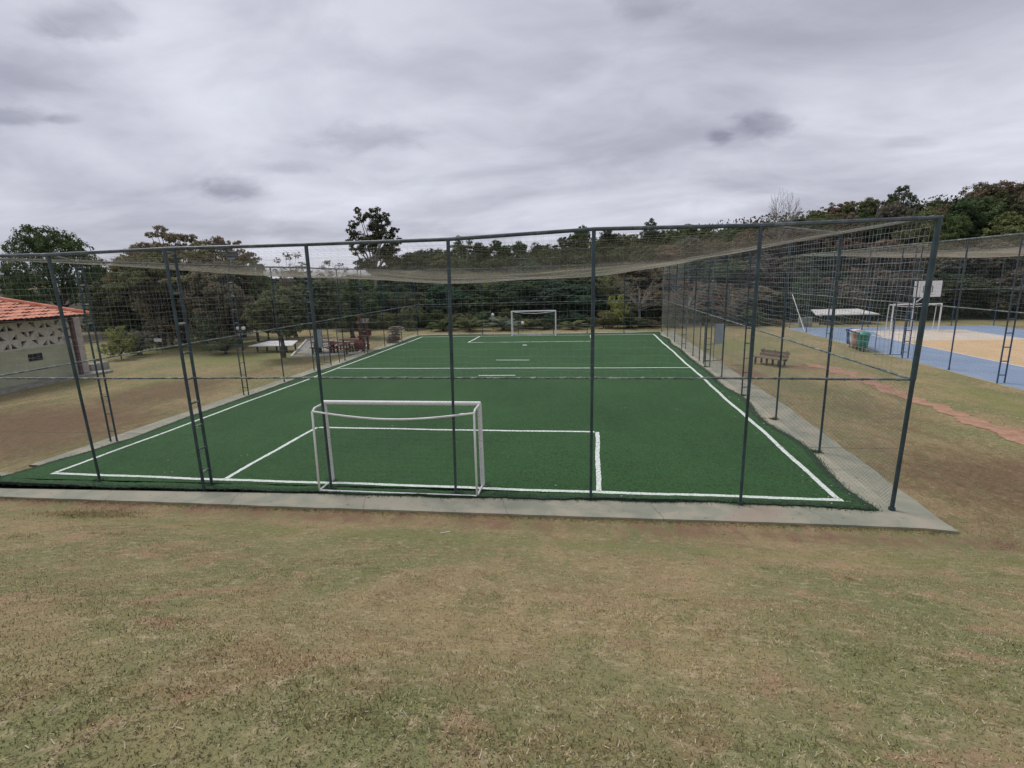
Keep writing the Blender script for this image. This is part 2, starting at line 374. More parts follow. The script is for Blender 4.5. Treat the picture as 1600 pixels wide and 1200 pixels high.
def masks(XX, YY):
  def ell(cx, cy, rx, ry, a=0.):
      dx = XX-cx; dy = YY-cy; ca, sa = math.cos(a), math.sin(a)
      return np.clip(1.15-np.sqrt(((dx*ca+dy*sa)/rx)**2+((-dx*sa+dy*ca)/ry)**2), 0, 1)
  dirt = np.maximum.reduce([
      .60*np.exp(-((YY+1.15)/.45)**2)*(XX < 1.5),
      .85*ell(-25.5, 5.2, 4.2, 3.0), .6*ell(-27, 2.5, 3.5, 2.4),
      .95*ell(1.5, 14.6, 1.3, 2.4), .8*ell(4.6, 16.0, 1.8, 1.8), .45*ell(5.3, 10, 1.1, 5), .35*ell(5.9, 4, 1.1, 3),
      .45*ell(6.0, .8, 2.5, 1.2), .5*ell(-3.6, -1.75, 1.5, .42), .48*ell(-16.5, -4.3, 1.2, .5), .42*ell(-14.3, -3.2, 1.0, .45)])
  brown = np.maximum.reduce([.85*ell(3.2, 2.0, 5.0, 4.2), 1.1*ell(-26, 4, 8, 7), .95*ell(-25.5, 10, 4.5, 7), .6*ell(-24, 15, 4, 4), .75*ell(8, .3, 5, 1.9), .6*ell(3.5, 8, 3.2, 8)])
  green = np.maximum.reduce([.85*ell(-27.5, 11.8, 3, 1.6), .60*np.exp(-((YY+2.4)/.75)**2), .7*ell(8.2, 9, 2, 9), .75*ell(3.5, 24, 5.5, 8), .55*ell(2.6, 10, 1.6, 3.5),
      .8*ell(-29, 20, 9, 6), .8*ell(-40, 26, 14, 10), .75*ell(9, 4.5, 3, 3.5), .7*ell(7.5, -2.0, 4, .7)])
  litter = sstep(YY, 37.2, 40.5)*(1-.9*sstep(-XX, 150, 260)); litter = np.maximum(litter, .8*ell(-50, 36, 18, 9))
  return {'dirt': dirt.ravel(), 'brown': brown.ravel(), 'green': green.ravel(), 'litter': litter.ravel()}
MK = masks(XX, YY)
me = mesh_np('ground', V, F, M['ground'], {k_: ('POINT', v_) for k_, v_ in MK.items()}, True)
tag(obj('ground', me), kind='structure')

# distant green hill at far left
xs2 = np.linspace(-420, -120, 40); ys2 = np.linspace(150, 420, 24); A, B_ = np.meshgrid(xs2, ys2, indexing='ij')
Z = -2+12*np.exp(-((A+400)/70)**2)*sstep(B_, 150, 260)+1.2*np.sin(A*.05)
k = len(ys2); ii, jj = np.meshgrid(np.arange(39), np.arange(k-1), indexing='ij'); a0 = (ii*k+jj).ravel()
mt, b, o = newmat('far_pasture'); p = pos()
c = mixc(mrange(noise(.05, 5, .6, .3, p), .35, .65), (.11, .14, .06), (.17, .19, .09)); L(c, b.inputs['Base Color']); b.inputs['Roughness'].default_value = 1
tag(obj('hill', mesh_np('hill', np.stack([A.ravel(), B_.ravel(), Z.ravel()], 1), np.stack([a0, a0+k, a0+k+1, a0+1], 1), mt, None, True)), kind='structure')

# footpath of bare red soil on the right
P = [(8.8, 1.2, .34), (6.9, 3.0, .46), (6.0, 4.4, .50), (5.75, 6.5, .42), (5.8, 8.2, .30), (5.7, 10.5, .36), (5.9, 13, .40), (5.6, 15.5, .45), (4.8, 17.6, .3)]
xs3 = []; 
for i in range(len(P)-1):
    for t in np.linspace(0, 1, 14, endpoint=False): xs3.append([P[i][j]*(1-t)+P[i+1][j]*t for j in range(3)])
Vp = []; nw = 7
for i, (x, y, wd) in enumerate(xs3):
    d = np.array(xs3[min(i+1, len(xs3)-1)][:2])-np.array(xs3[max(i-1, 0)][:2]); d /= np.linalg.norm(d); n_ = np.array([-d[1], d[0]])
    fade = min(1, i/8, (len(xs3)-1-i)/8)
    wl = wd*fade*(.7+.5*rnd.random()+.3*math.sin(i*.9)); wr = wd*fade*(.7+.5*rnd.random()+.3*math.sin(i*.6+2))
    for s_ in np.linspace(-wl, wr, nw):
        q_ = np.array([x, y])+n_*s_; Vp.append((q_[0], q_[1], float(ground_z(q_[0], q_[1]))+.012))
Fp = [(i*nw+j, i*nw+j+1, (i+1)*nw+j+1, (i+1)*nw+j) for i in range(len(xs3)-1) for j in range(nw-1)]
tag(obj('footpath', mesh_np('footpath', Vp, Fp, M['path'], None, True)), kind='structure')

# ------------------------------------------------------------------ kerb, turf, pitch lines
XL, YF, H, MR = -20.7, 32.3, 5.49, 2.615
def wob(t, s): return .03*math.sin(t*1.9+s)+.02*math.sin(t*4.3+s*2)+rnd.uniform(-.012, .012)
mb = MB()
ox = list(np.linspace(-26, .56, 60))
def kerbfront(x): return -.72-.29*max(0, (-x-2)/18)**.8
def strip(mb, inner, outer, z0, z1):
    n = len(inner); vs = [(*p, z1) for p in inner]+[(*p, z1) for p in outer]+[(*p, z0) for p in outer]+[(*p, z0) for p in inner]
    fs = []
    for i in range(n-1): fs += [(i, i+1, n+i+1, n+i), (n+i, n+i+1, 2*n+i+1, 2*n+i), (3*n+i, 3*n+i+1, i+1, i)]
    mb.add(vs, fs)
front_out = [(x, kerbfront(x)+rnd.uniform(-.012, .012)) for x in ox]; front_out[-1] = (.62, -.80)
front_in = [(x, .35) for x in ox]
strip(mb, front_in, front_out, -.35, -.005)
yr = np.linspace(-.80, YF+.5, 60)
strip(mb, [(-.55, max(y, .35)) for y in yr], [(.62+.35*min(1, max(0, y)/9)+rnd.uniform(-.03, .03)*(y > 0), y) for y in yr][:1]+[(.62+.35*min(1, max(0, y)/9)+rnd.uniform(-.03, .03), y) for y in yr][1:], -.35, -.006)
strip(mb, [(x, YF-.4) for x in ox if x > XL-.6], [(x, YF+.45) for x in ox if x > XL-.6], -.35, -.008)
strip(mb, [(XL+.3, y) for y in yr if y > .36], [(XL-.5+rnd.uniform(-.015, .015), y) for y in yr if y > .36], -.35, -.007)
tag(mb.build('kerb', M['kerb']), kind='structure')
# turf sheet with a ragged, slightly curling edge
def edge_pts():
    pts = []
    fr = [G(0, 757), G(200, 763), G(400, 767), G(600, 774), G(700, 777), G(850, 780), G(1000, 783), G(1150, 786), G(1300, 794), G(1365, 797)]
    fx = [p[0] for p in fr]; fy = [p[1] for p in fr]
    for x in np.linspace(-21.6, -.32, 260): pts.append((x, float(np.interp(x, fx, fy))+.02*math.sin(x*3)+rnd.uniform(-.02, .02)))
    for y in np.linspace(.15, YF-.5, 260): pts.append((-.22-.16*math.sin(y*.55+1)**2-.06*math.sin(y*1.3)+rnd.uniform(-.02, .02), y))
    for x in np.linspace(-.4, XL+.55, 160): pts.append((x, YF-.45+rnd.uniform(-.02, .02)))
    for y in np.linspace(YF-.6, 3.2, 200): pts.append((XL+.34+.08*math.sin(y*.8)+rnd.uniform(-.02, .02), y))
    for y in np.linspace(3.1, -.35, 40): pts.append((XL+.34-.7*((3.1-y)/3.4)**1.3+.04*math.sin(y*4)+rnd.uniform(-.015, .015), y))
    return np.array(pts)
E_ = edge_pts(); n = len(E_); cen = np.array([-10.3, 16.])
tan = np.roll(E_, -3, 0)-np.roll(E_, 3, 0); tan /= np.linalg.norm(tan, axis=1, keepdims=True); inn = np.stack([-tan[:, 1], tan[:, 0]], 1)
curl = np.array([.012+.05*max(0, math.sin(i*.07)*math.sin(i*.031+1))+rnd.uniform(0, .012) for i in range(n)])
in2 = E_+inn*.16; in3 = E_+inn*.34
V = np.concatenate([np.c_[E_, np.full(n, -.02)], np.c_[E_, curl+.008], np.c_[in2, .010+curl*.35], np.c_[in3, np.full(n, .012)]])
F = [(r_*n+i, r_*n+(i+1) % n, (r_+1)*n+(i+1) % n, (r_+1)*n+i) for r_ in range(3) for i in range(n)]
me = bpy.data.meshes.new('turf'); F.append(tuple(range(3*n, 4*n))); me.from_pydata([tuple(p) for p in V], [], F)
me.materials.append(M['turf']); me.materials.append(M['turfedge'])
for i in range(2*n): me.polygons[i].material_index = 1
me.update(); tag(obj('turf', me), kind='structure')
# frayed fibres along the turf edge; clusters added at post feet as contact shadow
k = 26000; ei = rng.integers(0, n, k); ei = np.where(rng.random(k) < .55, rng.integers(0, 520, k), ei)
bp = E_[ei]+(np.roll(E_, -1, 0)[ei]-E_[ei])*rng.random((k, 1))+inn[ei]*rng.normal(.03, .06, (k, 1)); hz = rng.uniform(.02, .07, k)
fp = np.array([(-2.9, .04), (-5.87, .04), (-8.8, .04), (-11.8, .04), (-14.87, .0), (-18., .04), (-12.03, .1), (-8.34, .1), (-12.03, .5), (-8.34, .5)]+[(-.06, y) for y in (3.33, 6.45, 9.75, 13.2, 16.)]); i9 = rng.integers(0, len(fp), 3000)
bp[:3000] = fp[i9]+rng.normal(0, .07, (3000, 2)); bz = np.full(k, .0); ang = rng.uniform(0, 6.28, k); wv2 = .006
V = np.stack([np.c_[bp[:, 0]-np.cos(ang)*wv2, bp[:, 1]-np.sin(ang)*wv2, bz], np.c_[bp[:, 0]+np.cos(ang)*wv2, bp[:, 1]+np.sin(ang)*wv2, bz],
              np.c_[bp[:, 0]+rng.normal(0, .03, k), bp[:, 1]+rng.normal(0, .03, k), bz+hz]], 1).reshape(-1, 3)
tag(obj('turf_fibres', mesh_np('turf_fibres', V, np.arange(3*k).reshape(-1, 3), M['turfblade'], {'tone': ('FACE', rng.random(k)**1.6)})), 'frayed dark green fibres along the turf edge, and round post feet as contact shade', 'turf fibres', kind='stuff')

mb = MB()
def pline(p, q, w_=.115, z=.017):
    p = np.array(p[:2], float); q = np.array(q[:2], float); ln = np.linalg.norm(q-p); d = (q-p)/ln; nn = np.array([-d[1], d[0]]); k = max(2, int(ln/.12))
    ph = rnd.random()*9; A = []; 
    for i in range(k+1):
        t = i/k*ln; s_ = .018*math.sin(t*.8+ph)+.010*math.sin(t*2.3+ph*2); c_ = p+d*t+nn*s_
        A += [tuple(c_+nn*(w_/2+rnd.uniform(-.008, .008)))+(z,), tuple(c_-nn*(w_/2+rnd.uniform(-.008, .008)))+(z,)]
    mb.add(A, [(2*i, 2*i+1, 2*i+3, 2*i+2) for i in range(k)])
x1, x2, y1, ym, y2, bx1, bx2 = -19.74, -.84, .34, 15.71, 30.6, -14.8, -5.69
pline((x1-.06, y1), (x2+.06, y1)); pline((x1, y1+.06), (x1, y2-.06)); pline((x2, y1+.06), (x2, y2-.06)); pline((x1-.06, y2), (x2+.06, y2)); pline((x1+.06, ym), (x2-.06, ym))
for ya, yb in ((y1, 4.72), (y2, 26.6)):
    s_ = 1 if yb > ya else -1
    pline((bx1, ya+.06*s_), (bx1, yb)); pline((bx2, ya+.06*s_), (bx2, yb)); pline((bx1+.06, yb-.002), (bx2-.06, yb-.002))
for a, b_ in (((775, 563), (827, 563)), ((748, 587), (805, 587))): pline(G(*a), G(*b_), .12)
for u, v, r_ in ((722, 648, .13), (820, 539.5, .17)):
    c_ = G(u, v); mb.add([(c_[0]+r_*math.cos(a)*rnd.uniform(.9, 1.05), c_[1]+r_*math.sin(a)*rnd.uniform(.9, 1.05), .018) for a in np.linspace(0, 6.283, 16, endpoint=False)], [tuple(range(16))])
tag(mb.build('pitch_markings', M['line']), kind='structure')

# ------------------------------------------------------------------ nets and chain link (real strands)
def chain(pt, u0, u1, z0, z1, s=.082, r=.0013, gap=.0022):
    """diagonal wires clipped to the rectangle; pt(u,z,side)->xyz arrays"""
    Lw = []; h = z1-z0
    for sgn in (1, -1):
        c0 = np.arange(u0-h if sgn > 0 else u0, u1 if sgn > 0 else u1+h, s)
        for c_ in c0:
            a0, b0 = (c_, z0), (c_+sgn*h, z1)
            t0, t1 = 0., 1.
            for (va, vb) in ((u0, 1), (u1, -1)):
                pa = (a0[0]-va)*vb; pb = (b0[0]-va)*vb
                if pa < 0 and pb < 0: t0 = 2; break
                if pa < 0: t0 = max(t0, pa/(pa-pb))
                elif pb < 0: t1 = min(t1, pa/(pa-pb))
            if t0 >= t1: continue
            Lw.append((a0[0]+(b0[0]-a0[0])*t0, z0+h*t0, a0[0]+(b0[0]-a0[0])*t1, z0+h*t1, sgn*gap/2))
    Lw = np.array(Lw); k = 4; P0 = []; P1 = []
    for i in range(k):
        ta, tb = i/k, (i+1)/k
        P0.append(pt(Lw[:, 0]+(Lw[:, 2]-Lw[:, 0])*ta, Lw[:, 1]+(Lw[:, 3]-Lw[:, 1])*ta, Lw[:, 4])); P1.append(pt(Lw[:, 0]+(Lw[:, 2]-Lw[:, 0])*tb, Lw[:, 1]+(Lw[:, 3]-Lw[:, 1])*tb, Lw[:, 4]))
    return segs(np.concatenate(P0), np.concatenate(P1), r, 3)
def gridnet(pt, us, vs, r=.0016, nu=40, nv=8, k_=.8):
    P0 = []; P1 = []; rr = []
    for vv in vs:
        t = np.linspace(us[0], us[-1], nu); p = pt(t, np.full(nu, vv)); P0.append(p[:-1]); P1.append(p[1:]); rr.append(np.full(nu-1, r))
    for uu in us:
        t = np.linspace(vs[0], vs[-1], nv); p = pt(np.full(nv, uu), t); P0.append(p[:-1]); P1.append(p[1:]); rr.append(np.full(nv-1, r*k_))
    return segs(np.concatenate(P0), np.concatenate(P1), np.concatenate(rr), 3)
def plane_pt(axis, c):
    def f(u, z, off=0.):
        u = np.asarray(u, float); o_ = np.zeros_like(u)+off+.012*np.sin(u*1.7+z*2.1)
        return np.stack([u, c+o_, z], 1) if axis == 'x' else np.stack([c+o_, u, z], 1)
    return f
def net_pt(axis, c, z1):
    def f(u, z):
        sag = .03*np.sin(u*.9+z)+.02*np.sin(u*2.7+z*3)+.012*np.sin(u*7.1+z*5); k = np.clip((z1-z)/2.8, 0, 1)
        du = .03*np.sin(z*2.3+u*.5)+.02*np.sin(z*5+u*2.)
        uu = u+du*k; zz = z-abs(sag)*k*.9; oo = c+.05*np.sin(u*.8+z*1.1)
        return np.stack([uu, oo, zz], 1) if axis == 'x' else np.stack([oo, uu, zz], 1)
    return f

def post_mesh(b_, t_, r=.05):
    mb = MB(); b_ = np.array(b_, float); t_ = np.array(t_, float); j = b_+(t_-b_)*.47
    mb.tube([b_, j, j+(t_-b_)*.012, t_], [r*.78, r*.80, r*1.0, r], 12)
    c_ = b_+(t_-b_)*.012; mb.tube([c_-(t_-b_)*.008, c_+(t_-b_)*.001], r*1.25, 12)
    return mb
def ladder(p_, parent, axis, r=.028, top=H, sep=.125, mat='post', rungs=None, legs='leg'):
    """a lattice post: two legs and rungs, as one part with its rungs"""
    d = np.array([sep, 0, 0]) if axis == 'x' else np.array([0, sep, 0]); p_ = np.array(p_, float)
    lp = thing('lattice_post', None, None, (0, 0, 0)); lp.parent = parent; lp.location = Vector(p_)-parent.location
    for s_ in (-1, 1): mb = MB(); mb.tube([p_+s_*d, p_+s_*d*1.0+np.array([0, 0, top])], r, 10); mb.build('leg', M[mat], lp)
    for z in rungs or np.arange(.35, top-.1, .56): mb = MB(); mb.tube([p_-d+np.array([0, 0, z]), p_+d+np.array([0, 0, z])], r*.75, 8); mb.build('rung', M['midrail' if mat == 'post' else mat], lp)
    return lp

# near fence
fn = thing('cage_fence', 'near side of the pitch cage, tall teal posts right in front of the near goal', 'fence', (0, 0, 0), 'four sides of the football cage')
bx = [(1393, 797), (1157, 783), (923, 783), (712, 770), (517, 757), None, (157, 755)]
tp = [(1468, 340), (1189, 352), (928, 358), (700, 374), (478, 382), None, (75, 398)]
tops = []
for i in range(7):
    if bx[i] is None: tops.append((-15., 5.5)); continue
    xb = AY(*bx[i], 0)[0]; q_ = AY(*tp[i], 0); tops.append((q_[0], q_[2])); 
    mbp = post_mesh((xb, 0, -.02), (q_[0], 0, q_[2]), .048 if i == 0 else .038); mbp.build('post', M['post'], fn)
post_mesh((-21.0, 0, -.02), (-21.05, 0, 5.5)).build('post', M['post'], fn)
ladder((-14.87, -.12, -.02), fn, 'y', .034, 5.5, .13, rungs=[.45, 1.0, 1.55, 2.1, 2.66, 3.25, 3.9, 4.55, 5.42])
mb = MB(); pts = [(-21.1, 0, 5.53)]+[(x, 0, z+.0) for x, z in sorted(tops)]
mb.tube([p for p in pts]+[(0.12, 0, tops[0][1]+.0)], .037, 12); 
for x in (-.35, -.95): mb.tube([(x, 0, 5.5), (x+.03, .0, 5.68)], .008, 6)
mb.build('top_rail', M['rail'], fn)
mb = MB(); mq = [AY(u, v, 0) for u, v in ((0, 592), (122, 592), (293, 591.5), (493, 591), (706, 591.5), (924, 591.5), (1173, 592), (1425, 594))]

mxs = [-21]+[float(p[0]) for p in mq]; mzs = [MR]+[float(p[2]) for p in mq]; tp_ = []; tr_ = []
for x in np.arange(-21, mxs[-1], .31):
    z = float(np.interp(x, mxs, mzs))+rnd.uniform(-.004, .004)
    for dx, r_ in ((0, .021), (.012, .030), (.032, .030), (.044, .021)): tp_.append((x+dx, .055, z)); tr_.append(r_)
tp_.append((mxs[-1], .055, mzs[-1])); tr_.append(.022); mb.tube(tp_, tr_, 8); mb.build('middle_rail', M['midrail'], fn)
V, F = chain(plane_pt('x', .03), -20.95, -.06, .02, MR, r=.0010); obj('chain_link', mesh_np('chain_link', V, F, M['wire']), fn)
mb = MB(); mb.tube([(x, .03, 1.25+.01*math.sin(x)) for x in np.linspace(-20.9, -.05, 40)], .003, 4)
mb.build('tension_wire', M['wire'], fn)
us = np.arange(-20.95, -.05, .152); vs = np.append(np.arange(MR+.05, 5.45, .148), 5.46)
V, F = gridnet(net_pt('x', -.02, 5.46), us, vs, .0014, 140, 24, .6); obj('netting', mesh_np('netting', V, F, M['twine']), fn)
for sx, ex in ((-2.85, 0), (-18.0, -20.7)):
    mb = MB(); mb.tube([(sx, 0, 5.47), (ex, 3.3 if ex == 0 else 3.0, 5.47)], .028, 8); mb.build('corner_brace', M['rail'], fn)

def side_fence(X, label, posts, trusses, gate=None):
    f_ = thing('cage_fence', label, 'fence', (X, YF/2, 0), 'four sides of the football cage')
    for y in posts: post_mesh((X, y, -.02), (X, y, H), .036).build('post', M['post'], f_)
    for y in trusses: ladder((X, y, -.02), f_, 'x', .026, H, .115)
    mb = MB(); mb.tube([(X, y, H+.01*math.sin(y)) for y in np.linspace(0, YF, 12)], .036, 10); mb.build('top_rail', M['rail'], f_)
    mb = MB(); mb.tube([(X, y, MR-.01) for y in np.linspace(.02, YF, 12)], .022, 8); mb.build('middle_rail', M['midrail'], f_)
    sp = [(.05, YF)] if not gate else [(.05, gate[0]), (gate[1], YF)]
    VV = []; FF = []; nn = 0
    for a, b_ in sp:
        V, F = chain(plane_pt('y', X), a, b_, .02, MR-.03, r=.0017 if X > -5 else .0013); VV.append(V); FF.append(F+nn); nn += len(V)
    if gate:
        V, F = chain(plane_pt('y', X), gate[0], gate[1], 2.1, MR-.03); VV.append(V); FF.append(F+nn)
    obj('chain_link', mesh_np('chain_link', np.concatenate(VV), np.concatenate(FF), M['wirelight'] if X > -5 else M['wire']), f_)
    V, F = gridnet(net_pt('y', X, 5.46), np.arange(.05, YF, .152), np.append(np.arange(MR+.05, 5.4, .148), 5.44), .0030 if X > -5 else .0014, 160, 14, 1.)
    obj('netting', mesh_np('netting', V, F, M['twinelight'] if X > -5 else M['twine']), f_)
    if gate:
        s_ = 1 if X > -5 else -1; y0 = gate[0]
        g_ = thing('gate', None, None, (X, y0, 0)); g_.parent = f_; g_.location = Vector((0, y0-YF/2, 0)); bpy.context.view_layer.update()
        mb = MB(); ex = X+s_*1.05; yy = lambda t: y0+.55*t
        c4 = [(X+s_*.04, y0, .12), (ex, yy(1), .12), (ex, yy(1), 2.05), (X+s_*.04, y0, 2.05)]
        for a, b_ in zip(c4, c4[1:]+c4[:1]): mb.tube([a, b_], .018, 8)
        mb.tube([(X+s_*.55, yy(.5), .12), (X+s_*.55, yy(.5), 2.05)], .014, 8); mb.tube([c4[0][:2]+(1.0,), (X+s_*.55, yy(.5), 1.0)], .014, 8)
        mb.build('gate_frame', M['post'], g_)
        mb = MB(); mb.box((X+s_*.82, yy(.82)-.03, 1.50), (.62, .012, 1.05), math.atan2(.55, 1.05*s_)); mb.build('plate', M['plate'], g_)
        mb = MB(); mb.tube([(X, gate[0]-.02, 0), (X, gate[0]-.02, 2.1), (X, gate[1], 2.1), (X, gate[1], 0)], .026, 8); mb.build('gate_jamb', M['post'], f_)
    return f_
side_fence(0, 'right side of the pitch cage with an open gate, nearest the blue court', [3.33, 6.45, 13.2, 19.6, 25.9, 29.1], [9.75, 16.0, 22.5], (16.9, 17.9))
side_fence(XL, 'left side of the pitch cage with an open gate, nearest the tiled roof house', [6.2, 12.2, 18.6, 24.9, 28.4], [3.0, 9.35, 15.2, 21.65], (16.9, 17.9))
ff = thing('cage_fence', 'far side of the pitch cage, behind the far goal and in front of the wood', 'fence', (-10.3, YF, 0), 'four sides of the football cage')
for x in (0, -3, -6, -8.8, -11.8, -14.9, -17.9, XL): post_mesh((x, YF, -.02), (x, YF, H), .036).build('post', M['post'], ff)
mb = MB(); mb.tube([(XL, YF, H), (0, YF, H)], .036, 10); mb.build('top_rail', M['rail'], ff)
mb = MB(); mb.tube([(XL, YF, MR), (0, YF, MR)], .022, 8); mb.build('middle_rail', M['midrail'], ff)
V, F = chain(plane_pt('x', YF), XL, 0, .02, MR, .09); obj('chain_link', mesh_np('chain_link', V, F, M['wire']), ff)
V, F = gridnet(net_pt('x', YF, 5.46), np.arange(XL, 0, .152), np.append(np.arange(MR+.05, 5.4, .148), 5.44), .0016, 80, 12)
obj('netting', mesh_np('netting', V, F, M['twine']), ff)
# roof net
def roofpt(x0, x1_, y0, y1_, h, sag):
    def f(u, v):
        a = (u-x0)/(x1_-x0); b_ = (v-y0)/(y1_-y0)
        s_ = np.sqrt(np.clip(4*a*(1-a), 0, 1))**1.7*np.sqrt(np.clip(4*b_*(1-b_), 0, 1))**1.1
        z = h-.02-sag*s_*(1+.06*np.sin(u*.7+v*.3)+.04*np.sin(v*1.1-u*.4))
        return np.stack([u, v, z], 1)
    return f
V, F = gridnet(roofpt(XL, 0, 0, YF, H, .95), np.arange(XL+.03, 0, .15), np.arange(.02, YF, .15), .0017, 60, 70)
me = mesh_np('roof_net', V, F, M['rooftwine']); tag(obj('roof_net', me), 'large sagging roof net stretched over the football pitch', 'net', 'roof nets over the two courts')

k = 170; lx = np.where(rng.random(k) < .5, rng.uniform(-1.3, -.1, k), rng.uniform(-20, 0, k)); ly = rng.random(k)**1.5*20+.1; a_ = rng.uniform(0, 6.28, k); l_ = rng.uniform(.015, .04, k)
V = np.stack([np.stack([lx+np.cos(a_+t_)*l_*(1 if j % 2 else .5), ly+np.sin(a_+t_)*l_*(1 if j % 2 else .5), np.full(k, .028+.004*j)], 1) for j, t_ in enumerate((0, 1.57, 3.14, 4.71))], 1).reshape(-1, 3)
tag(obj('leaf_litter', mesh_np('leaf_litter', V, np.arange(4*k).reshape(-1, 4), simple('dry_leaf', (.42, .36, .24), .9, .4, 3, bmp=0))), 'small pale dry leaves and scraps lying on the turf', 'leaf litter', kind='stuff')
# ------------------------------------------------------------------ goals
def goal(label, x0, x1_, y, h, face, s=1.):
    g_ = thing('goal', label, 'goal', ((x0+x1_)/2, y, 0), 'white football goals')
    b_ = -face; r = .05
    mb = MB(); mb.tube([(x0, y, .0), (x0, y, h)], r, 14); mb.tube([(x1_, y, .0), (x1_, y, h)], r, 14); mb.tube([(x0-r*.6, y, h), (x1_+r*.6, y, h)], r, 14); mb.build('front_frame', M['white'], g_)
    top = []; bd = b_*.55; bd2 = b_*.62
    rb = .024; hz = h-.02
    for x in (x0, x1_):
        mb = MB(); mb.tube([(x, y, hz), (x, y+bd*.8, hz-.0), (x, y+bd, hz-.06), (x, y+bd2, .05), (x, y+bd2*.9, .025), (x, y, .03)], rb, 10); mb.build('side_frame', M['white'], g_)
    mb = MB(); mb.tube([(x0+(x1_-x0)*t, y+bd, hz-.05-.16*math.sin(math.pi*t)) for t in np.linspace(0, 1, 14)], rb*.9, 10); mb.build('rear_bar', M['white'], g_)
    mb = MB(); mb.tube([(x0, y+bd2, .025), (x1_, y+bd2, .025)], rb, 10); mb.build('ground_bar', M['white'], g_)
    # net: back and two sides
    def back(u, v): return np.stack([u, y+bd+(bd2-bd)*(1-v/h)+.03*np.sin(u*3), v-.16*np.sin(np.pi*(u-x0)/(x1_-x0))*(v/h)], 1)
    V, F = gridnet(back, np.arange(x0, x1_+.01, .12), np.linspace(.04, h-.06, 17), .0013, 34, 10)
    VV = [V]; FF = [F]; nn = len(V)
    for x in (x0, x1_):
        V, F = gridnet(lambda u, v, x=x: np.stack([x+0*u, y+b_*u, v], 1), np.arange(.02, .56, .10), np.linspace(.06, h-.04, 18), .0016, 6, 10); VV.append(V); FF.append(F+nn); nn += len(V)
    obj('net', mesh_np('net', np.concatenate(VV), np.concatenate(FF), M['goalnet']), g_)
    return g_
goal('white football goal in the foreground, its sagging rear bar behind the near fence', -12.03, -8.34, .50, 1.95, 1)
goal('white football goal at the far end of the green pitch before the wood', -12.1, -8.52, 30.72, 1.99, -1)

# ------------------------------------------------------------------ blue court on the right
CX0, CX1, CY0, CY1 = 10.42, 25.3, -2., 34.3; CZ = -.03
mb = MB(); mb.prism([(CX0, CY0), (CX1, CY0), (CX1, CY1), (CX0, CY1)], -.35, CZ); tag(mb.build('court_floor', M['cblue']), kind='structure')
mb = MB(); mb.prism([(CX0-.14, CY0), (CX0, CY0), (CX0, CY1+.14), (CX0-.14, CY1+.14)], -.35, -.045); mb.prism([(CX0, CY1), (CX1, CY1), (CX1, CY1+.14), (CX0, CY1+.14)], -.35, -.045); tag(mb.build('court_kerb', M['kerb']), kind='structure')
def sheet(name, poly, z, mat):
    mb = MB(); mb.add([(x, y, z) for x, y in poly], [tuple(range(len(poly)))]); return tag(mb.build(name, mat), kind='structure')
sheet('court_centre', [(14.0, CY0+2), (21.3, CY0+2), (21.3, 25.6), (14.0, 25.6)], CZ+.004, M['ctan'])
sheet('court_end_zone', [(14.0, 25.6), (21.3, 25.6), (21.3, 31.4), (15.4, 31.4), (14.6, 29.5), (14.0, 27.5)], CZ+.005, M['ccream'])
mb = MB()
def cl(a, b_, w_=.12):
    a = np.array(a, float); b_ = np.array(b_, float); d = (b_-a)/np.linalg.norm(b_-a); n_ = np.array([-d[1], d[0]])*w_/2
    mb.add([(*(a+n_), CZ+.010), (*(a-n_), CZ+.010), (*(b_-n_), CZ+.010), (*(b_+n_), CZ+.010)], [(0, 1, 2, 3)])
cl((13.9, CY0+2), (13.9, 31.6), .14); cl((21.4, CY0+2), (21.4, 31.4), .14); cl((14.0, 31.5), (21.3, 31.5), .14)
pa = [(13.98+3.2*math.sin(t), 26.5+4.9*math.cos(t)-0) for t in np.linspace(.1, 1.3, 9)]
for a, b_ in zip(pa, pa[1:]): cl(a, b_, .3)
tag(mb.build('court_markings', M['cwhite']), kind='structure')

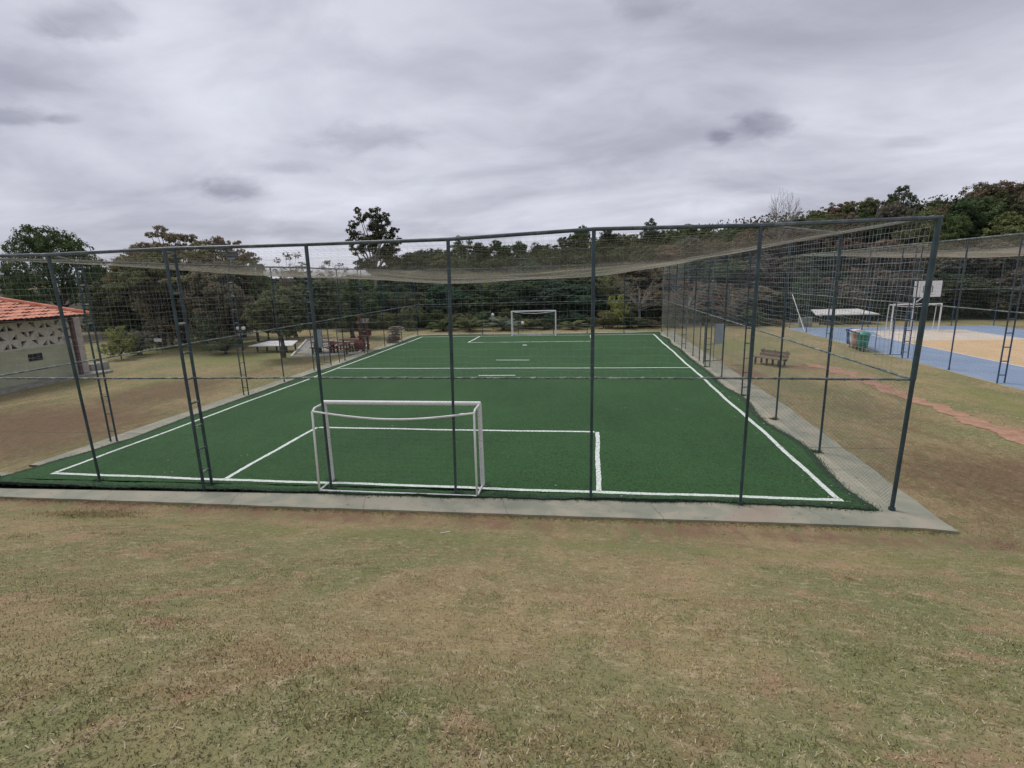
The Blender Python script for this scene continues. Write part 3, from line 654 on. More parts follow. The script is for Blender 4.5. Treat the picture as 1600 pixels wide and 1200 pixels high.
def court_fence(label, axis, c, a0, a1, posts, trusses, gate=None, h=5.76, mr=2.8, mesh=True):
    loc = (c, (a0+a1)/2, 0) if axis == 'y' else ((a0+a1)/2, c, 0)
    P_ = (lambda t, z: (c, t, z)) if axis == 'y' else (lambda t, z: (t, c, z))
    f_ = thing('court_fence', label, 'fence', loc, 'fences round the blue court')
    for t in posts: post_mesh(P_(t, -.05), P_(t, h), .036).build('post', M['blue'], f_)
    for t in trusses:
        p_ = P_(t, -.05); ladder(p_, f_, 'x' if axis == 'y' else 'y', .028, h, .13, 'blue')
    mb = MB(); mb.tube([P_(a0, h), P_(a1, h)], .032, 8); mb.build('top_rail', M['midrail'], f_)
    mb = MB(); mb.tube([P_(a0, mr), P_(a1, mr)], .022, 8); mb.build('middle_rail', M['midrail'], f_)
    if mesh:
        sp = [(a0, a1)] if not gate else [(a0, gate[0]), (gate[1], a1)]; VV = []; FF = []; nn = 0
        for a, b_ in sp:
            V, F = chain(plane_pt(axis, c), a, b_, .02, mr, .10); VV.append(V); FF.append(F+nn); nn += len(V)
        obj('chain_link', mesh_np('chain_link', np.concatenate(VV), np.concatenate(FF), M['wire']), f_)
        V, F = gridnet(net_pt(axis, c, h), np.arange(a0, a1, .16), np.append(np.arange(mr+.05, h-.05, .155), h-.03), .0015, 100, 8)
        obj('netting', mesh_np('netting', V, F, M['twine']), f_)
    if gate:
        mb = MB()
        for t in gate: mb.tube([P_(t, 0), P_(t, 2.1)], .026, 8)
        mb.tube([P_(gate[0], 2.1), P_(gate[1], 2.1)], .022, 8); mb.build('gate_jamb', M['blue'], f_)
        mb = MB(); g0 = np.array(P_(gate[0], 0.)); mb.tube([g0+(-.05, 0, .1), g0+(-1.2, .25, .1), g0+(-1.2, .25, 2.), g0+(-.05, 0, 2.), g0+(-.05, 0, .1)], .018, 8)
        mb.build('gate', M['blue'], f_)
    return f_
court_fence('near long side of the blue court fence, with trusses and a gate beside the grass', 'y', CX0+.03, -1.5, CY1, [2.5, 5.8, 9.0, 15.3, 19.95, 23.1, 30.9, 34.2], [12.3, 18.6, 27.3], (18.9, 19.9))
mb = MB(); mb.tube([(CX0+.03, CY1-.02, 2.8), (CX0+.1, 31.4, .02)], .03, 8); cfb = mb.build('stay', M['white'], bpy.data.objects['court_fence'])
court_fence('far end of the blue court fence, behind the white futsal goal', 'x', CY1, CX0, CX1, [13.4, 16.4, 19.4, 22.4], [])
court_fence('long side of the blue court fence farthest from the football pitch', 'y', CX1, 6, CY1, [9, 15.3, 18.5, 24.7, 31, 34.2], [12.3, 21.6, 27.9])
V, F = gridnet(roofpt(CX0, CX1, 0, CY1, 5.76, .72), np.arange(CX0+.03, CX1, .17), np.arange(0.02, CY1, .14), .0027, 40, 60)
tag(obj('roof_net', mesh_np('roof_net', V, F, M['rooftwine'])), 'pale sagging roof net stretched over the blue court', 'net', 'roof nets over the two courts')
g_ = goal('white futsal goal on the blue and tan court', 16.25, 19.42, 30.9, 1.95, -1)
# basketball backboard
bb = thing('basketball_hoop', 'white basketball backboard with black square behind the futsal goal', 'basketball hoop', (18.5, 32.4, 0))
mb = MB(); mb.box((18.48, 31.1, 3.02), (1.78, .04, 1.15)); mb.build('backboard', M['white'], bb)
mb = MB()
for (a, b_) in (((18.18, 2.78), (18.78, 2.78)), ((18.18, 3.22), (18.78, 3.22)), ((18.18, 2.78), (18.18, 3.22)), ((18.78, 2.78), (18.78, 3.22))): mb.tube([(a[0], 31.07, a[1]), (b_[0], 31.07, b_[1])], .022, 6)
mb.build('target_square', M['rubber'], bb)
mb = MB(); mb.tube([(18.48+.23*math.cos(a), 30.82+.23*math.sin(a), 2.62) for a in np.linspace(0, 6.283, 17)], .012, 6); mb.build('rim', M['binred'], bb)
mb = MB(); mb.tube([(18.48, 32.4, -.05), (18.48, 32.4, 2.6), (18.48, 31.14, 3.0)], .06, 10); mb.tube([(18.48, 32.4, 1.9), (18.48, 31.2, 2.62)], .04, 8); mb.build('pole', M['white'], bb)
# floor lamp mast stays are left out; volleyball posts
# litter bins
P0 = np.array([9.68, 21.3]); dv = np.array([.33, 2.1])/2.13
for i, (mk, lb) in enumerate((('bingreen', 'green recycling bin with a domed lid, nearest in the row by the blue court'), ('binred', 'faded red recycling bin between the green and the white bin'), ('binwhite', 'white recycling bin with open flap between the red and the blue bin'), ('binblue', 'blue recycling bin, farthest in the row by the blue court'))):
    p_ = P0+dv*i*.62; t_ = thing('recycling_bin', lb, 'bin', (p_[0], p_[1], -.1), 'row of recycling bins')
    mb = MB(); mb.lathe((p_[0], p_[1], .13), [(.0, 0), (.25, 0), (.29, .35), (.32, .74), (.34, .76), (.31, .77), (.0, .75)], 18); mb.build('body', M[mk], t_)
    mb = MB(); mb.lathe((p_[0], p_[1], .90), [(.345, 0), (.345, .04), (.30, .13), (.18, .19), (.0, .21)], 18); mb.build('lid', M['rubber'] if False else M[mk], t_)
    mb = MB(); mb.box((p_[0]-.30, p_[1], .985), (.06, .30, .09)); mb.build('opening', M['dark'], t_)
    for a in (-.2, .2):
        mb = MB(); mb.tube([(p_[0], p_[1]+a, -.1), (p_[0], p_[1]+a, .14)], .02, 6); mb.build('leg', M['rubber'], t_)
# bench
bt = thing('bench', 'weathered wooden plank bench on the grass beside the cage gate', 'bench', (3.1, 16.7, -.1))
d = np.array([.58, -.81]); n_ = np.array([.81, .58]); c0 = np.array([3.15, 16.75]); rz = math.atan2(d[1], d[0])
def bp_(s_, t_, z): q_ = c0+d*s_+n_*t_; return (q_[0], q_[1], z-.1)
mb = MB()
for t_ in (-.20, -.05, .10, .25): mb.box(bp_(0, t_, .43), (1.6, .13, .045), rz+rnd.uniform(-.01, .01))
mb.build('seat', M['wood'], bt)
mb = MB()
for z, t_ in ((.56, .36), (.72, .42)): mb.box(bp_(0, t_, z-.04), (1.6, .045, .14), rz)
mb.build('backrest', M['wood'], bt)
for s_ in (-.65, 0, .65):
    mb = MB(); mb.box(bp_(s_, -.17, .21), (.07, .07, .44), rz); mb.box(bp_(s_, .30, .21), (.07, .07, .44), rz); mb.box(bp_(s_, .06, .40), (.06, .52, .07), rz); mb.box(bp_(s_, .43, .54), (.06, .05, .5), rz); mb.build('leg', M['darkwood'], bt)

# low white-roofed shelters
def shelter(label, x0, x1_, y0, y1_, h, th, slope, n, mat, post, gz=-.1, wall=None):
    t_ = thing('shelter', label, 'shelter', ((x0+x1_)/2, (y0+y1_)/2, gz))
    mb = MB(); vs = [(x0, y0, h), (x1_, y0, h), (x1_-.5, y1_, h+slope), (x0+.6, y1_, h+slope)]
    mb.add(vs+[(a, b_, c-th) for a, b_, c in vs], [(0, 1, 2, 3), (7, 6, 5, 4), (0, 4, 5, 1), (1, 5, 6, 2), (2, 6, 7, 3), (3, 7, 4, 0)]); mb.build('roof', mat, t_)
    for y in (y0+.25, y1_-.25):
        for x in np.linspace(x0+.5, x1_-.6, n): mb = MB(); mb.tube([(x, y, gz), (x, y, h-th+(.0 if y < (y0+y1_)/2 else slope))], .06, 8); mb.build('post', post, t_)
    if wall: mb = MB(); mb.box(((x0+x1_)/2, y1_-.6, gz+.45), (x1_-x0-1.6, .15, .9)); mb.build('wall', wall, t_)
    return t_
shelter('low shelter with a white sheet roof beyond the blue court', 13.4, 18.4, 36.6, 39.2, .82, .07, .28, 3, M['lime'], M['darkwood'])
ka, kb = AY(388, 541, 22.4), AY(456, 538, 22.4)
shelter('low white-roofed kiosk among the trees left of the cage', float(ka[0]), float(kb[0]), 22.4, 24.0, .46, .05, .16, 4, M['white'], M['darkwood'], -.1)
for i, (u, v0, v1, wd, lb) in enumerate(((1250, 498, 511, .30, 'narrow pale stone block left of the wider one, at the edge of the wood'), (1262, 497, 509, .52, 'wide grey stone block beside the shelter at the edge of the wood'))):
    q_ = AY(u, v1, 35.4); t_ = AY(u, v0, 35.4); mb = MB(); z0 = float(ground_z(q_[0], 35.4)); hh_ = max(.7, t_[2]-z0)
    mb.box((q_[0], 35.4, z0+hh_/2), (wd*1.05, .3, hh_)); mb.box((q_[0], 35.4, z0+hh_+.03), (wd*1.15, .36, .06)); tag(mb.build('stone_block', M['concrete']), lb, 'stone block', 'pale blocks at the wood edge')
q_ = AY(247, 534, 22.5); t_ = thing('sign_board', 'small blank white board on short posts behind the grass at left', 'sign', (q_[0], 22.5, -.06))
mb = MB(); mb.box((q_[0], 22.5, q_[2]+.12), (.60, .04, .24)); mb.build('board', M['white'], t_)
for dx_ in (-.22, .22): mb = MB(); mb.tube([(q_[0]+dx_, 22.53, -.1), (q_[0]+dx_, 22.53, q_[2]+.2)], .02, 6); mb.build('post', M['darkwood'], t_)
def lamp(label, x, y, h, n=1):
    z0 = float(ground_z(x, y)); t_ = thing('garden_lamp', label, 'lamp post', (x, y, z0), 'garden lamps')
    mb = MB(); mb.tube([(x, y, z0), (x, y, z0+h)], [.045, .03], 8); mb.build('pole', M['post'], t_)
    for k in range(n):
        o_ = 0 if n == 1 else (-.22, .22)[k]; mb = MB(); mb.lathe((x+o_, y, z0+h), [(.0, 0), (.10, .03), (.15, .14), (.13, .25), (.0, .31)], 12); mb.build('globe', M['glass_lamp'], t_)
    if n == 2: mb = MB(); mb.tube([(x-.22, y, z0+h), (x+.22, y, z0+h)], .02, 6); mb.build('arm', M['post'], t_)
for (u, v, Y, n_l, lb) in ((770, 492, 37.0, 1, 'globe lamp on a pole between shrubs, left of the far goal'), (817, 513, 34.6, 1, 'short globe lamp seen inside the far goal frame'), (1282, 492, 36.2, 1, 'globe lamp at the left end of the right-hand shelter'),
                       (376, 513, 24.0, 2, 'twin globe lamp under the trees left of the cage'), (445, 506, 27.5, 2, 'twin globe lamp above the white kiosk roof')):
    q_ = AY(u, v, Y); lamp(lb, q_[0], Y, max(.6, q_[2]-float(ground_z(q_[0], Y))-.15), n_l)
# floodlights on the left side of the cage
fl = thing('floodlight_mast', 'pair of floodlights on a bracket above the left side of the cage', 'floodlight', (XL, 9.4, H))
mb = MB(); mb.tube([(XL, 9.4, H-.3), (XL, 9.4, H+.75)], .035, 8); mb.tube([(XL-.3, 9.4, H+.55), (XL+.4, 9.4, H+.55)], .025, 8); mb.build('bracket', M['post'], fl)
for x, z in ((XL-.15, H+.78), (XL+.32, H+.36)):
    mb = MB(); mb.box((x, 9.3, z), (.34, .16, .26), .3, ('X', -.5)); h_ = mb.build('lamp_head', M['rubber'], fl)
    mb = MB(); mb.box((x, 9.205, z-.03), (.28, .02, .20), .3, ('X', -.5)); mb.build('lens', M['plate'], h_)

# ------------------------------------------------------------------ paved play area left of the cage
pv = [G(455, 557), G(560, 551), G(577, 537), G(480, 530)]
mb = MB(); mb.prism([(p[0], p[1]) for p in pv], -.3, -.05); tag(mb.build('play_area', M['concrete']), kind='structure')
mb = MB(); pr4 = [(p[0], p[1], -.03) for p in pv]
for a, b_ in zip(pr4, pr4[1:]+pr4[:1]):
    a_ = np.array(a); d_ = np.array(b_)-a_; L_ = np.linalg.norm(d_); mb.box((a_+d_/2), (L_-.16, .14, .16), math.atan2(d_[1], d_[0]))
tag(mb.build('play_area_kerb', M['lime']), kind='structure')
def table(x, y, rz, lb):
    t_ = thing('picnic_table', lb, 'table', (x, y, -.05), 'red picnic tables'); ca, sa = math.cos(rz), math.sin(rz)
    def q(a, b_, z): return (x+a*ca-b_*sa, y+a*sa+b_*ca, z-.05)
    mb = MB(); [mb.box(q(0, k*.15, .72), (1.5, .13, .045), rz) for k in (-2, -1, 0, 1, 2)]; mb.build('tabletop', M['redwood'], t_)
    for s_ in (-1, 1):
        mb = MB(); mb.box(q(0, s_*.62, .42), (1.5, .26, .045), rz); mb.build('seat', M['redwood'], t_)
        mb = MB(); mb.box(q(s_*.55, 0, .36), (.09, .10, .70), rz); mb.box(q(s_*.55, 0, .36), (.07, 1.2, .07), rz); mb.box(q(s_*.55, .58, .2), (.07, .07, .4), rz); mb.box(q(s_*.55, -.58, .2), (.07, .07, .4), rz); mb.build('leg', M['darkwood'], t_)
table(-22.6, 22.0, .1, 'red picnic table nearest the gate plate on the play area'); table(-24.3, 22.6, .3, 'red picnic table farthest from the cage on the play area'); table(-22.9, 24.0, .1, 'red picnic table at the back of the play area')
x, y = AY(565, 545, 23.2)[0], 23.2
pt = thing('play_tower', 'tall red wooden play tower post with climbing barrel beside the cage', 'play tower', (x, y, -.05))
mb = MB(); mb.box((x, y, 1.15), (.16, .16, 2.4)); mb.box((x+.38, y+.3, .9), (.12, .12, 1.9)); mb.build('post', M['redwood'], pt)
mb = MB(); mb.lathe((x-.05, y-.1, .0), [(.0, 0), (.34, 0), (.42, .35), (.36, .72), (.0, .74)], 12); mb.build('barrel', M['redwood'], pt)
mb = MB(); mb.box((x+.2, y+.15, .95), (.75, .75, .07), .2); mb.box((x+.2, y+.5, 1.2), (.75, .06, .45), .2); mb.build('platform', M['redwood'], pt)
mb = MB(); mb.box((x+.2, y+.15, 2.0), (.8, .8, .05), .2, ('X', .35)); mb.build('roof', M['darkwood'], pt)
# stack of split logs
q_ = G(621, 535); x, y = q_[0]-.35, q_[1]
ls = thing('log_stack', 'leaning stack of split logs beside the far left of the cage', 'log stack', (x, y, -.1))
for k in range(33):
    lv = k//3; z = .02+lv*.118+rnd.uniform(-.02, .02); a = (.15 if lv % 2 else 1.5)+rnd.uniform(-.5, .5); o_ = (k % 3-1)*.2; L_ = rnd.uniform(.35, .6)
    cx_, cy_ = x+lv*.035-o_*math.sin(a)+.0, y+o_*math.cos(a); mb = MB(); mb.tube([(cx_-L_*math.cos(a), cy_-L_*math.sin(a), z), (cx_+L_*math.cos(a), cy_+L_*math.sin(a), z+rnd.uniform(-.05, .05))], rnd.uniform(.035, .06), 7); mb.build('log', M['wood'] if rnd.random() < .6 else M['palebark'], ls)
# blue-grey notice plate by left fence is part of the gate; dark info board
# ------------------------------------------------------------------ house on the left
hx = -34.6  # wall plane facing the pitch
ya, yb = 3.5, 14.6
hs = thing('house', 'low green-grey house with red clay tile roof and patterned block band', 'house', (hx-3, 9, -.1))
mb = MB(); mb.box((hx-3.2, (ya+yb)/2, .85), (6.4, yb-ya, 1.90)); mb.build('wall', M['greenwall'], hs)
# patterned block band: three rows, real triangular openings
cell = .46; z0 = 1.80; rows = 3; ncl = int((yb-.35-ya)/cell); mb = MB(); back = MB()
for i in range(ncl):
    for j in range(rows):
        y0_ = yb-.35-(i+1)*cell; zz = z0+j*cell; flip = (i+j) % 2; up_ = (i//1+j//2+j) % 2
        C4 = [(y0_, zz), (y0_+cell, zz), (y0_+cell, zz+cell), (y0_, zz+cell)]
        if flip: tri_s, tri_h = ([C4[0], C4[1], C4[2]], [C4[0], C4[2], C4[3]])
        else: tri_s, tri_h = ([C4[1], C4[2], C4[3]], [C4[0], C4[1], C4[3]])
        if (i % 4 in (1, 2)) != (j % 2 == 0): tri_s, tri_h = tri_h, tri_s
        P3 = lambda p, x_=hx+.002: (x_, p[0], p[1])
        mb.add([P3(p) for p in tri_s], [(0, 1, 2)])
        cy_ = sum(p[0] for p in tri_h)/3; cz_ = sum(p[1] for p in tri_h)/3
        inn_ = [(cy_+(p[0]-cy_)*.62, cz_+(p[1]-cz_)*.62) for p in tri_h]
        vs_ = [P3(p) for p in tri_h]+[P3(p) for p in inn_]+[P3(p, hx-.14) for p in inn_]
        mb.add(vs_, [(k, (k+1) % 3, 3+(k+1) % 3, 3+k) for k in range(3)]+[(3+k, 3+(k+1) % 3, 6+(k+1) % 3, 6+k) for k in range(3)])
mb.build('block_screen', M['cobogo'], hs)
mb = MB(); mb.box((hx-1.2, (ya+yb)/2, z0+rows*cell/2), (.1, yb-ya-.1, rows*cell)); mb.build('dark_backing', M['dark'], hs)  # near-black sheet, its colour stands for the shade behind the block openings
mb = MB(); mb.box((hx-3.2, (ya+yb)/2, 3.26), (6.4, yb-ya, .14)); mb.build('beam', M['darkwood'], hs)
mb = MB(); mb.box((hx-.05, yb-.12, 1.55), (.3, .42, 3.3)); mb.build('corner_pier', M['brick'], hs)
for y in (yb-.55, ya+2.1):
    mb = MB(); mb.box((hx+.55, y-.25, 1.55), (.16, .16, 3.3)); mb.build('veranda_post', M['purple'], hs)
wf = MB(); y_, z_ = 12.05, 1.32; wf.box((hx+.02, y_, z_), (.05, .66, .36)); wo = wf.build('window', M['darkwood'], hs)
mb = MB(); mb.box((hx+.047, y_, z_), (.01, .56, .26)); mb.build('pane', M['dark'], wo)
mb = MB(); mb.prism([(hx-6.6, ya-1), (hx+1.35, ya-1), (hx+1.15, yb+.55), (hx-6.6, yb+.55)], -.4, .06); mb.build('veranda_slab', M['concrete'], hs)
# hip roof of clay tiles with rolled profile and stepped courses
def roof_face(A_, B2, Cc, D):
    """A-B eave, D-C ridge (C above B, D above A)"""
    A_, B2, Cc, D = [np.array(p, float) for p in (A_, B2, Cc, D)]
    nrm = np.cross(B2-A_, D-A_); nrm /= np.linalg.norm(nrm); nrm *= np.sign(nrm[2]); le = np.linalg.norm(B2-A_)
    ed = (B2-A_)/le; sl = (D-A_)-ed*np.dot(D-A_, ed); hl = np.linalg.norm(sl); sl /= hl; nu = int(le/.06); nv = int(hl/.36)
    vs = []; fs = []
    sA = np.dot(D-A_, ed); sB = np.dot(Cc-A_, ed)
    for j in range(nv):
        for e_ in (0, 1):
            t = (j+e_)/nv; u0 = sA*t; u1 = le+(sB-le)*t
            for i in range(nu+1):
                u = min(max(i*le/nu, u0), u1); w_ = .045*abs(math.sin(math.pi*u/.24))+(.0 if e_ else .035)+.012*math.sin(j*3.1+int(u/.24)*1.7)
                vs.append(A_+ed*u+sl*hl*t+nrm*w_)
        b0 = j*2*(nu+1)
        for i in range(nu): fs.append((b0+i, b0+i+1, b0+nu+1+i+1, b0+nu+1+i))
    return vs, fs
ex0, ex1, ey0, ez = hx-8.4, hx+1.35, ya-2, 3.36; ey1 = float(AX(138, 482, ex1)[1]); rz_ = 5.25; rx = (ex0+ex1)/2; hip = 4.9
mb = MB(); 
for q4 in (((ex1, ey0, ez), (ex1, ey1, ez), (rx, ey1-hip, rz_), (rx, ey0+hip, rz_)), ((ex1, ey1, ez), (ex0, ey1, ez), (rx, ey1-hip, rz_), (rx, ey1-hip, rz_)), ((ex0, ey1, ez), (ex0, ey0, ez), (rx, ey0+hip, rz_), (rx, ey1-hip, rz_)), ((ex0, ey0, ez), (ex1, ey0, ez), (rx, ey0+hip, rz_), (rx, ey0+hip, rz_))):
    vs, fs = roof_face(*q4); mb.add(vs, fs)
rf = mb.build('roof', M['tile'], hs)
mb = MB(); mb.tube([(ex1, ey1, ez+.08), (rx, ey1-hip, rz_+.08), (rx, ey0+hip, rz_+.08), (ex1, ey0, ez+.08)], .10, 8); mb.tube([(ex0, ey1, ez+.08), (rx, ey1-hip, rz_+.08)], .10, 8); mb.build('ridge_tiles', M['tile'], rf)
mb = MB(); mb.prism([(ex0+.1, ey0+.1), (ex1-.1, ey0+.1), (ex1-.1, ey1-.1), (ex0+.1, ey1-.1)], ez-.09, ez-.03); mb.build('eaves', M['darkwood'], rf)
mb = MB(); mb.box((hx-.1, yb+.75, .22), (.5, 1.1, .45)); tag(mb.build('low_wall', M['concrete']), 'short white rendered wall at the right corner of the house', 'wall')

# ------------------------------------------------------------------ trees
def leafmesh(name, pts, nrm, size, tone, hue, aspect=.6):
    k = len(pts); d = rng.normal(0, 1, (k, 3)); d[:, 2] *= .5; n_ = nrm/np.linalg.norm(nrm, axis=1, keepdims=True)
    u = np.cross(d, n_); u /= np.linalg.norm(u, axis=1, keepdims=True)+1e-9; v = np.cross(n_, u); s_ = size[:, None]
    V = np.stack([pts-u*s_*.5, pts-v*s_*aspect*.5+u*s_*.05, pts+u*s_*.5, pts+v*s_*aspect*.5+u*s_*.05], 1).reshape(-1, 3)
    return mesh_np(name, V, np.arange(4*k).reshape(-1, 4), M['leaf'], {'tone': ('FACE', tone), 'hue': ('FACE', hue)})
def limbs(name, tips, base_r, trunk_top, mat, lean=(0, 0), fork=3):
    mb = MB(); tx, ty = lean
    tt = np.array([tx, ty, trunk_top]); mid = np.array([tx*.4+.01, ty*.4-.01, trunk_top*.5])
    mb.tube([(0, 0, -.03), mid, tt], [base_r*1.25, base_r*.85, base_r*.7], 8)
    for tip in tips:
        tip = np.array(tip, float); a = tt*.75+mid*.25 if rnd.random() < .4 else tt
        m1 = a+(tip-a)*.45+np.array([rnd.uniform(-.03, .03), rnd.uniform(-.03, .03), .03]); mb.tube([a, m1, tip], [base_r*.5, base_r*.3, base_r*.10], 6)
    return mb.mesh(name, mat)
PROTO = {}
def proto(key, clumps, nleaf, lsize, trunk_top, base_r, mat, flat=1., lean=(0, 0), limb_every=1, shell=.45, droop=.0):
    """clumps: list (x,y,z,rx,rz); unit height 1"""
    cl_ = np.array(clumps); wgt = cl_[:, 3]**2; wgt = wgt/wgt.sum(); ci = rng.choice(len(cl_), nleaf, p=wgt)
    d = rng.normal(0, 1, (nleaf, 3)); d /= np.linalg.norm(d, axis=1, keepdims=True)
    # sub-tufts give uneven light and dark clumps inside each bough
    tuft = rng.integers(0, 26, nleaf); td = rng.normal(0, 1, (len(cl_), 26, 3)); td /= np.linalg.norm(td, axis=2, keepdims=True); tr_ = rng.uniform(.55, 1.12, (len(cl_), 26, 1))
    base = td[ci, tuft]*tr_[ci, tuft]*.86
    loc = base+d*(rng.random((nleaf, 1))**.6)*.30
    P_ = cl_[ci, :3]+loc*np.stack([cl_[ci, 3], cl_[ci, 3], cl_[ci, 4]], 1); P_[:, 2] -= droop*np.linalg.norm(loc[:, :2], axis=1)*cl_[ci, 4]
    nrm = d*.6+base*.5+rng.normal(0, .45, (nleaf, 3))+np.array([0, 0, .35])
    ttone = rng.random((len(cl_), 26)); tone = np.clip(ttone[ci, tuft]*.55+rng.random(nleaf)*.45, 0, 1)
    lm = leafmesh('crown', P_, nrm, lsize*rng.uniform(.6, 1.35, nleaf), tone, rng.random(nleaf)*.5+ttone[ci, tuft]*.5)
    tm = limbs('trunk', [c_[:3] for c_ in clumps[::limb_every]], base_r, trunk_top, mat, lean)
    PROTO[key] = (tm, lm)
def rndclumps(n, R0, zc_, rz0, cr, crz, hollow=.55):
    o_ = []
    while len(o_) < n:
        p = np.array([rnd.uniform(-1, 1) for _ in range(3)]); r = np.linalg.norm(p)
        if r > 1 or r < hollow*rnd.random(): continue
        s_ = rnd.uniform(.65, 1.25); o_.append((p[0]*R0, p[1]*R0, zc_+p[2]*rz0, cr*s_, crz*s_))
    return o_
for k in range(4): proto('round%d' % k, rndclumps(22, .30, .62, .28, .13, .10), 22000, .024, .32, .028, M['bark'])
for k in range(3):
    cl_ = []
    for j in range(46):
        r_ = .46*math.sqrt((j+.5)/46); a_ = j*2.4+k; cl_.append((r_*math.cos(a_)+rnd.uniform(-.03, .03), r_*math.sin(a_)+rnd.uniform(-.03, .03), .93-1.15*r_**1.8*(1+.3*math.sin(a_*2+k))+rnd.uniform(-.07, .03), rnd.uniform(.055, .105), rnd.uniform(.022, .04)))
    for j in range(12): cl_.append((rnd.uniform(-.25, .25), rnd.uniform(-.25, .25), rnd.uniform(.52, .75), rnd.uniform(.06, .11), rnd.uniform(.03, .05)))
    proto('umbrella%d' % k, cl_, 17000, .018, .38, .024, M['bark'])
cl_ = [(-.09, .03, .96, .035, .03), (.06, .02, .965, .03, .025), (.13, 0, .92, .035, .03), (-.16, .02, .78, .04, .035), (.18, .02, .79, .04, .03), (-.17, 0, .69, .04, .03), (.21, 0, .70, .04, .035), (.0, .02, .72, .08, .06), (.05, 0, .84, .07, .06), (.1, .03, .60, .09, .07), (.02, 0, .93, .06, .05), (-.07, .02, .90, .055, .05), (-.13, 0, .84, .05, .04), (.09, .0, .86, .07, .06), (.03, .05, .78, .08, .07), (.12, -.03, .74, .08, .07), (-.12, .03, .74, .06, .05), (-.02, -.05, .68, .09, .07), (.15, .04, .64, .08, .06), (-.13, -.02, .62, .07, .05), (.05, .05, .58, .09, .07), (.16, -.02, .52, .07, .05), (-.08, .0, .50, .09, .06), (.04, 0, .44, .09, .06)]
proto('eucalyptus', cl_, 18000, .0155, .42, .017, M['palebark'], shell=.3)
cl_ = [(.34*math.cos(a)*r_, .34*math.sin(a)*r_, z_, .12, .09) for z_, r_ in ((.40, 1.05), (.52, 1.1), (.64, 1.0), (.76, .82), (.86, .5)) for a in np.linspace(0, 6.28, 8, endpoint=False)+z_*7]+[(0, 0, .92, .13, .07), (0, 0, .7, .2, .16), (0, 0, .5, .22, .14)]
cl_ = [(c_[0]+rnd.uniform(-.03, .03), c_[1]+rnd.uniform(-.03, .03), c_[2]+rnd.uniform(-.04, .04), c_[3]*rnd.uniform(.75, 1.15), c_[4]*rnd.uniform(.75, 1.1)) for c_ in cl_]
proto('rdome', cl_, 30000, .019, .30, .03, M['bark'], limb_every=3)
for k in range(3): proto('tall%d' % k, rndclumps(20, .17, .60, .36, .085, .085), 10000, .019, .30, .020, M['bark'])
for k in range(3): proto('shrub%d' % k, rndclumps(18, .52, .46, .44, .20, .17, .2), 9000, .042, .15, .02, M['bark'])
for k in range(2):
    cl_ = [(rnd.uniform(-.3, .3), rnd.uniform(-.3, .3), rnd.uniform(.35, .95), rnd.uniform(.05, .11), rnd.uniform(.03, .07)) for _ in range(26)]
    proto('sparse%d' % k, cl_, 3800, .020, .35, .016, M['palebark'])
# palm: arching feather fronds
def palm():
    Q = []; 
    for f_ in range(22):
        a = f_*2.4+rnd.uniform(-.2, .2); el = rnd.uniform(.35, 1.35); L_ = rnd.uniform(.65, .9)
        for s_ in np.linspace(.08, 1, 26):
            r = L_*s_*math.cos(el*(1-.25*s_)); z = .10+L_*s_*math.sin(el)-.42*s_**2.2*L_
            c_ = np.array([r*math.cos(a), r*math.sin(a), z]); t_ = np.array([-math.sin(a), math.cos(a), 0])
            for sg in (-1, 1):
                tip = c_+t_*sg*.16*math.sin(math.pi*min(1, s_*.9+.1))+np.array([math.cos(a)*.05, math.sin(a)*.05, -.04]); w_ = np.array([math.cos(a), math.sin(a), .1])*.012
                Q.append([c_-w_, c_+w_, tip+w_*.3, tip-w_*.3])
    Q = np.array(Q); k = len(Q); lm = mesh_np('crown', Q.reshape(-1, 3), np.arange(4*k).reshape(-1, 4), M['leaf'], {'tone': ('FACE', rng.random(k)), 'hue': ('FACE', rng.random(k)*.8)})
    mb = MB(); mb.tube([(0, 0, -.03), (0, 0, .14)], [.05, .06], 8); PROTO['palm'] = (mb.mesh('trunk', M['bark']), lm)
palm()
def bare():
    mb = MB()
    def br(p, d, L_, r, lv):
        q_ = p+d*L_; mb.tube([p, (p+q_)/2+np.array([rnd.uniform(-1, 1)*L_*.06, rnd.uniform(-1, 1)*L_*.06, 0]), q_], [r, r*.8, r*.62], 5 if lv > 2 else 7, False)
        if lv == 0: return
        for _ in range(3 if lv > 1 else 2):
            nd = d+np.array([rnd.gauss(0, .55), rnd.gauss(0, .55), rnd.gauss(.05, .25)]); nd /= np.linalg.norm(nd); br(q_, nd, L_*rnd.uniform(.70, .90), r*.63, lv-1)
    br(np.array([0, 0, -.03]), np.array([0, .0, 1.]), .28, .030, 6); zm = max(v_[2] for v_ in mb.v); wm_ = max(max(abs(v_[0]), abs(v_[1])) for v_ in mb.v); mb.v = [(v_[0]*.46/wm_, v_[1]*.46/wm_, v_[2]/zm) for v_ in mb.v]; PROTO['bare'] = (mb.mesh('trunk', M['palebark']), None)
bare()
TREES = []
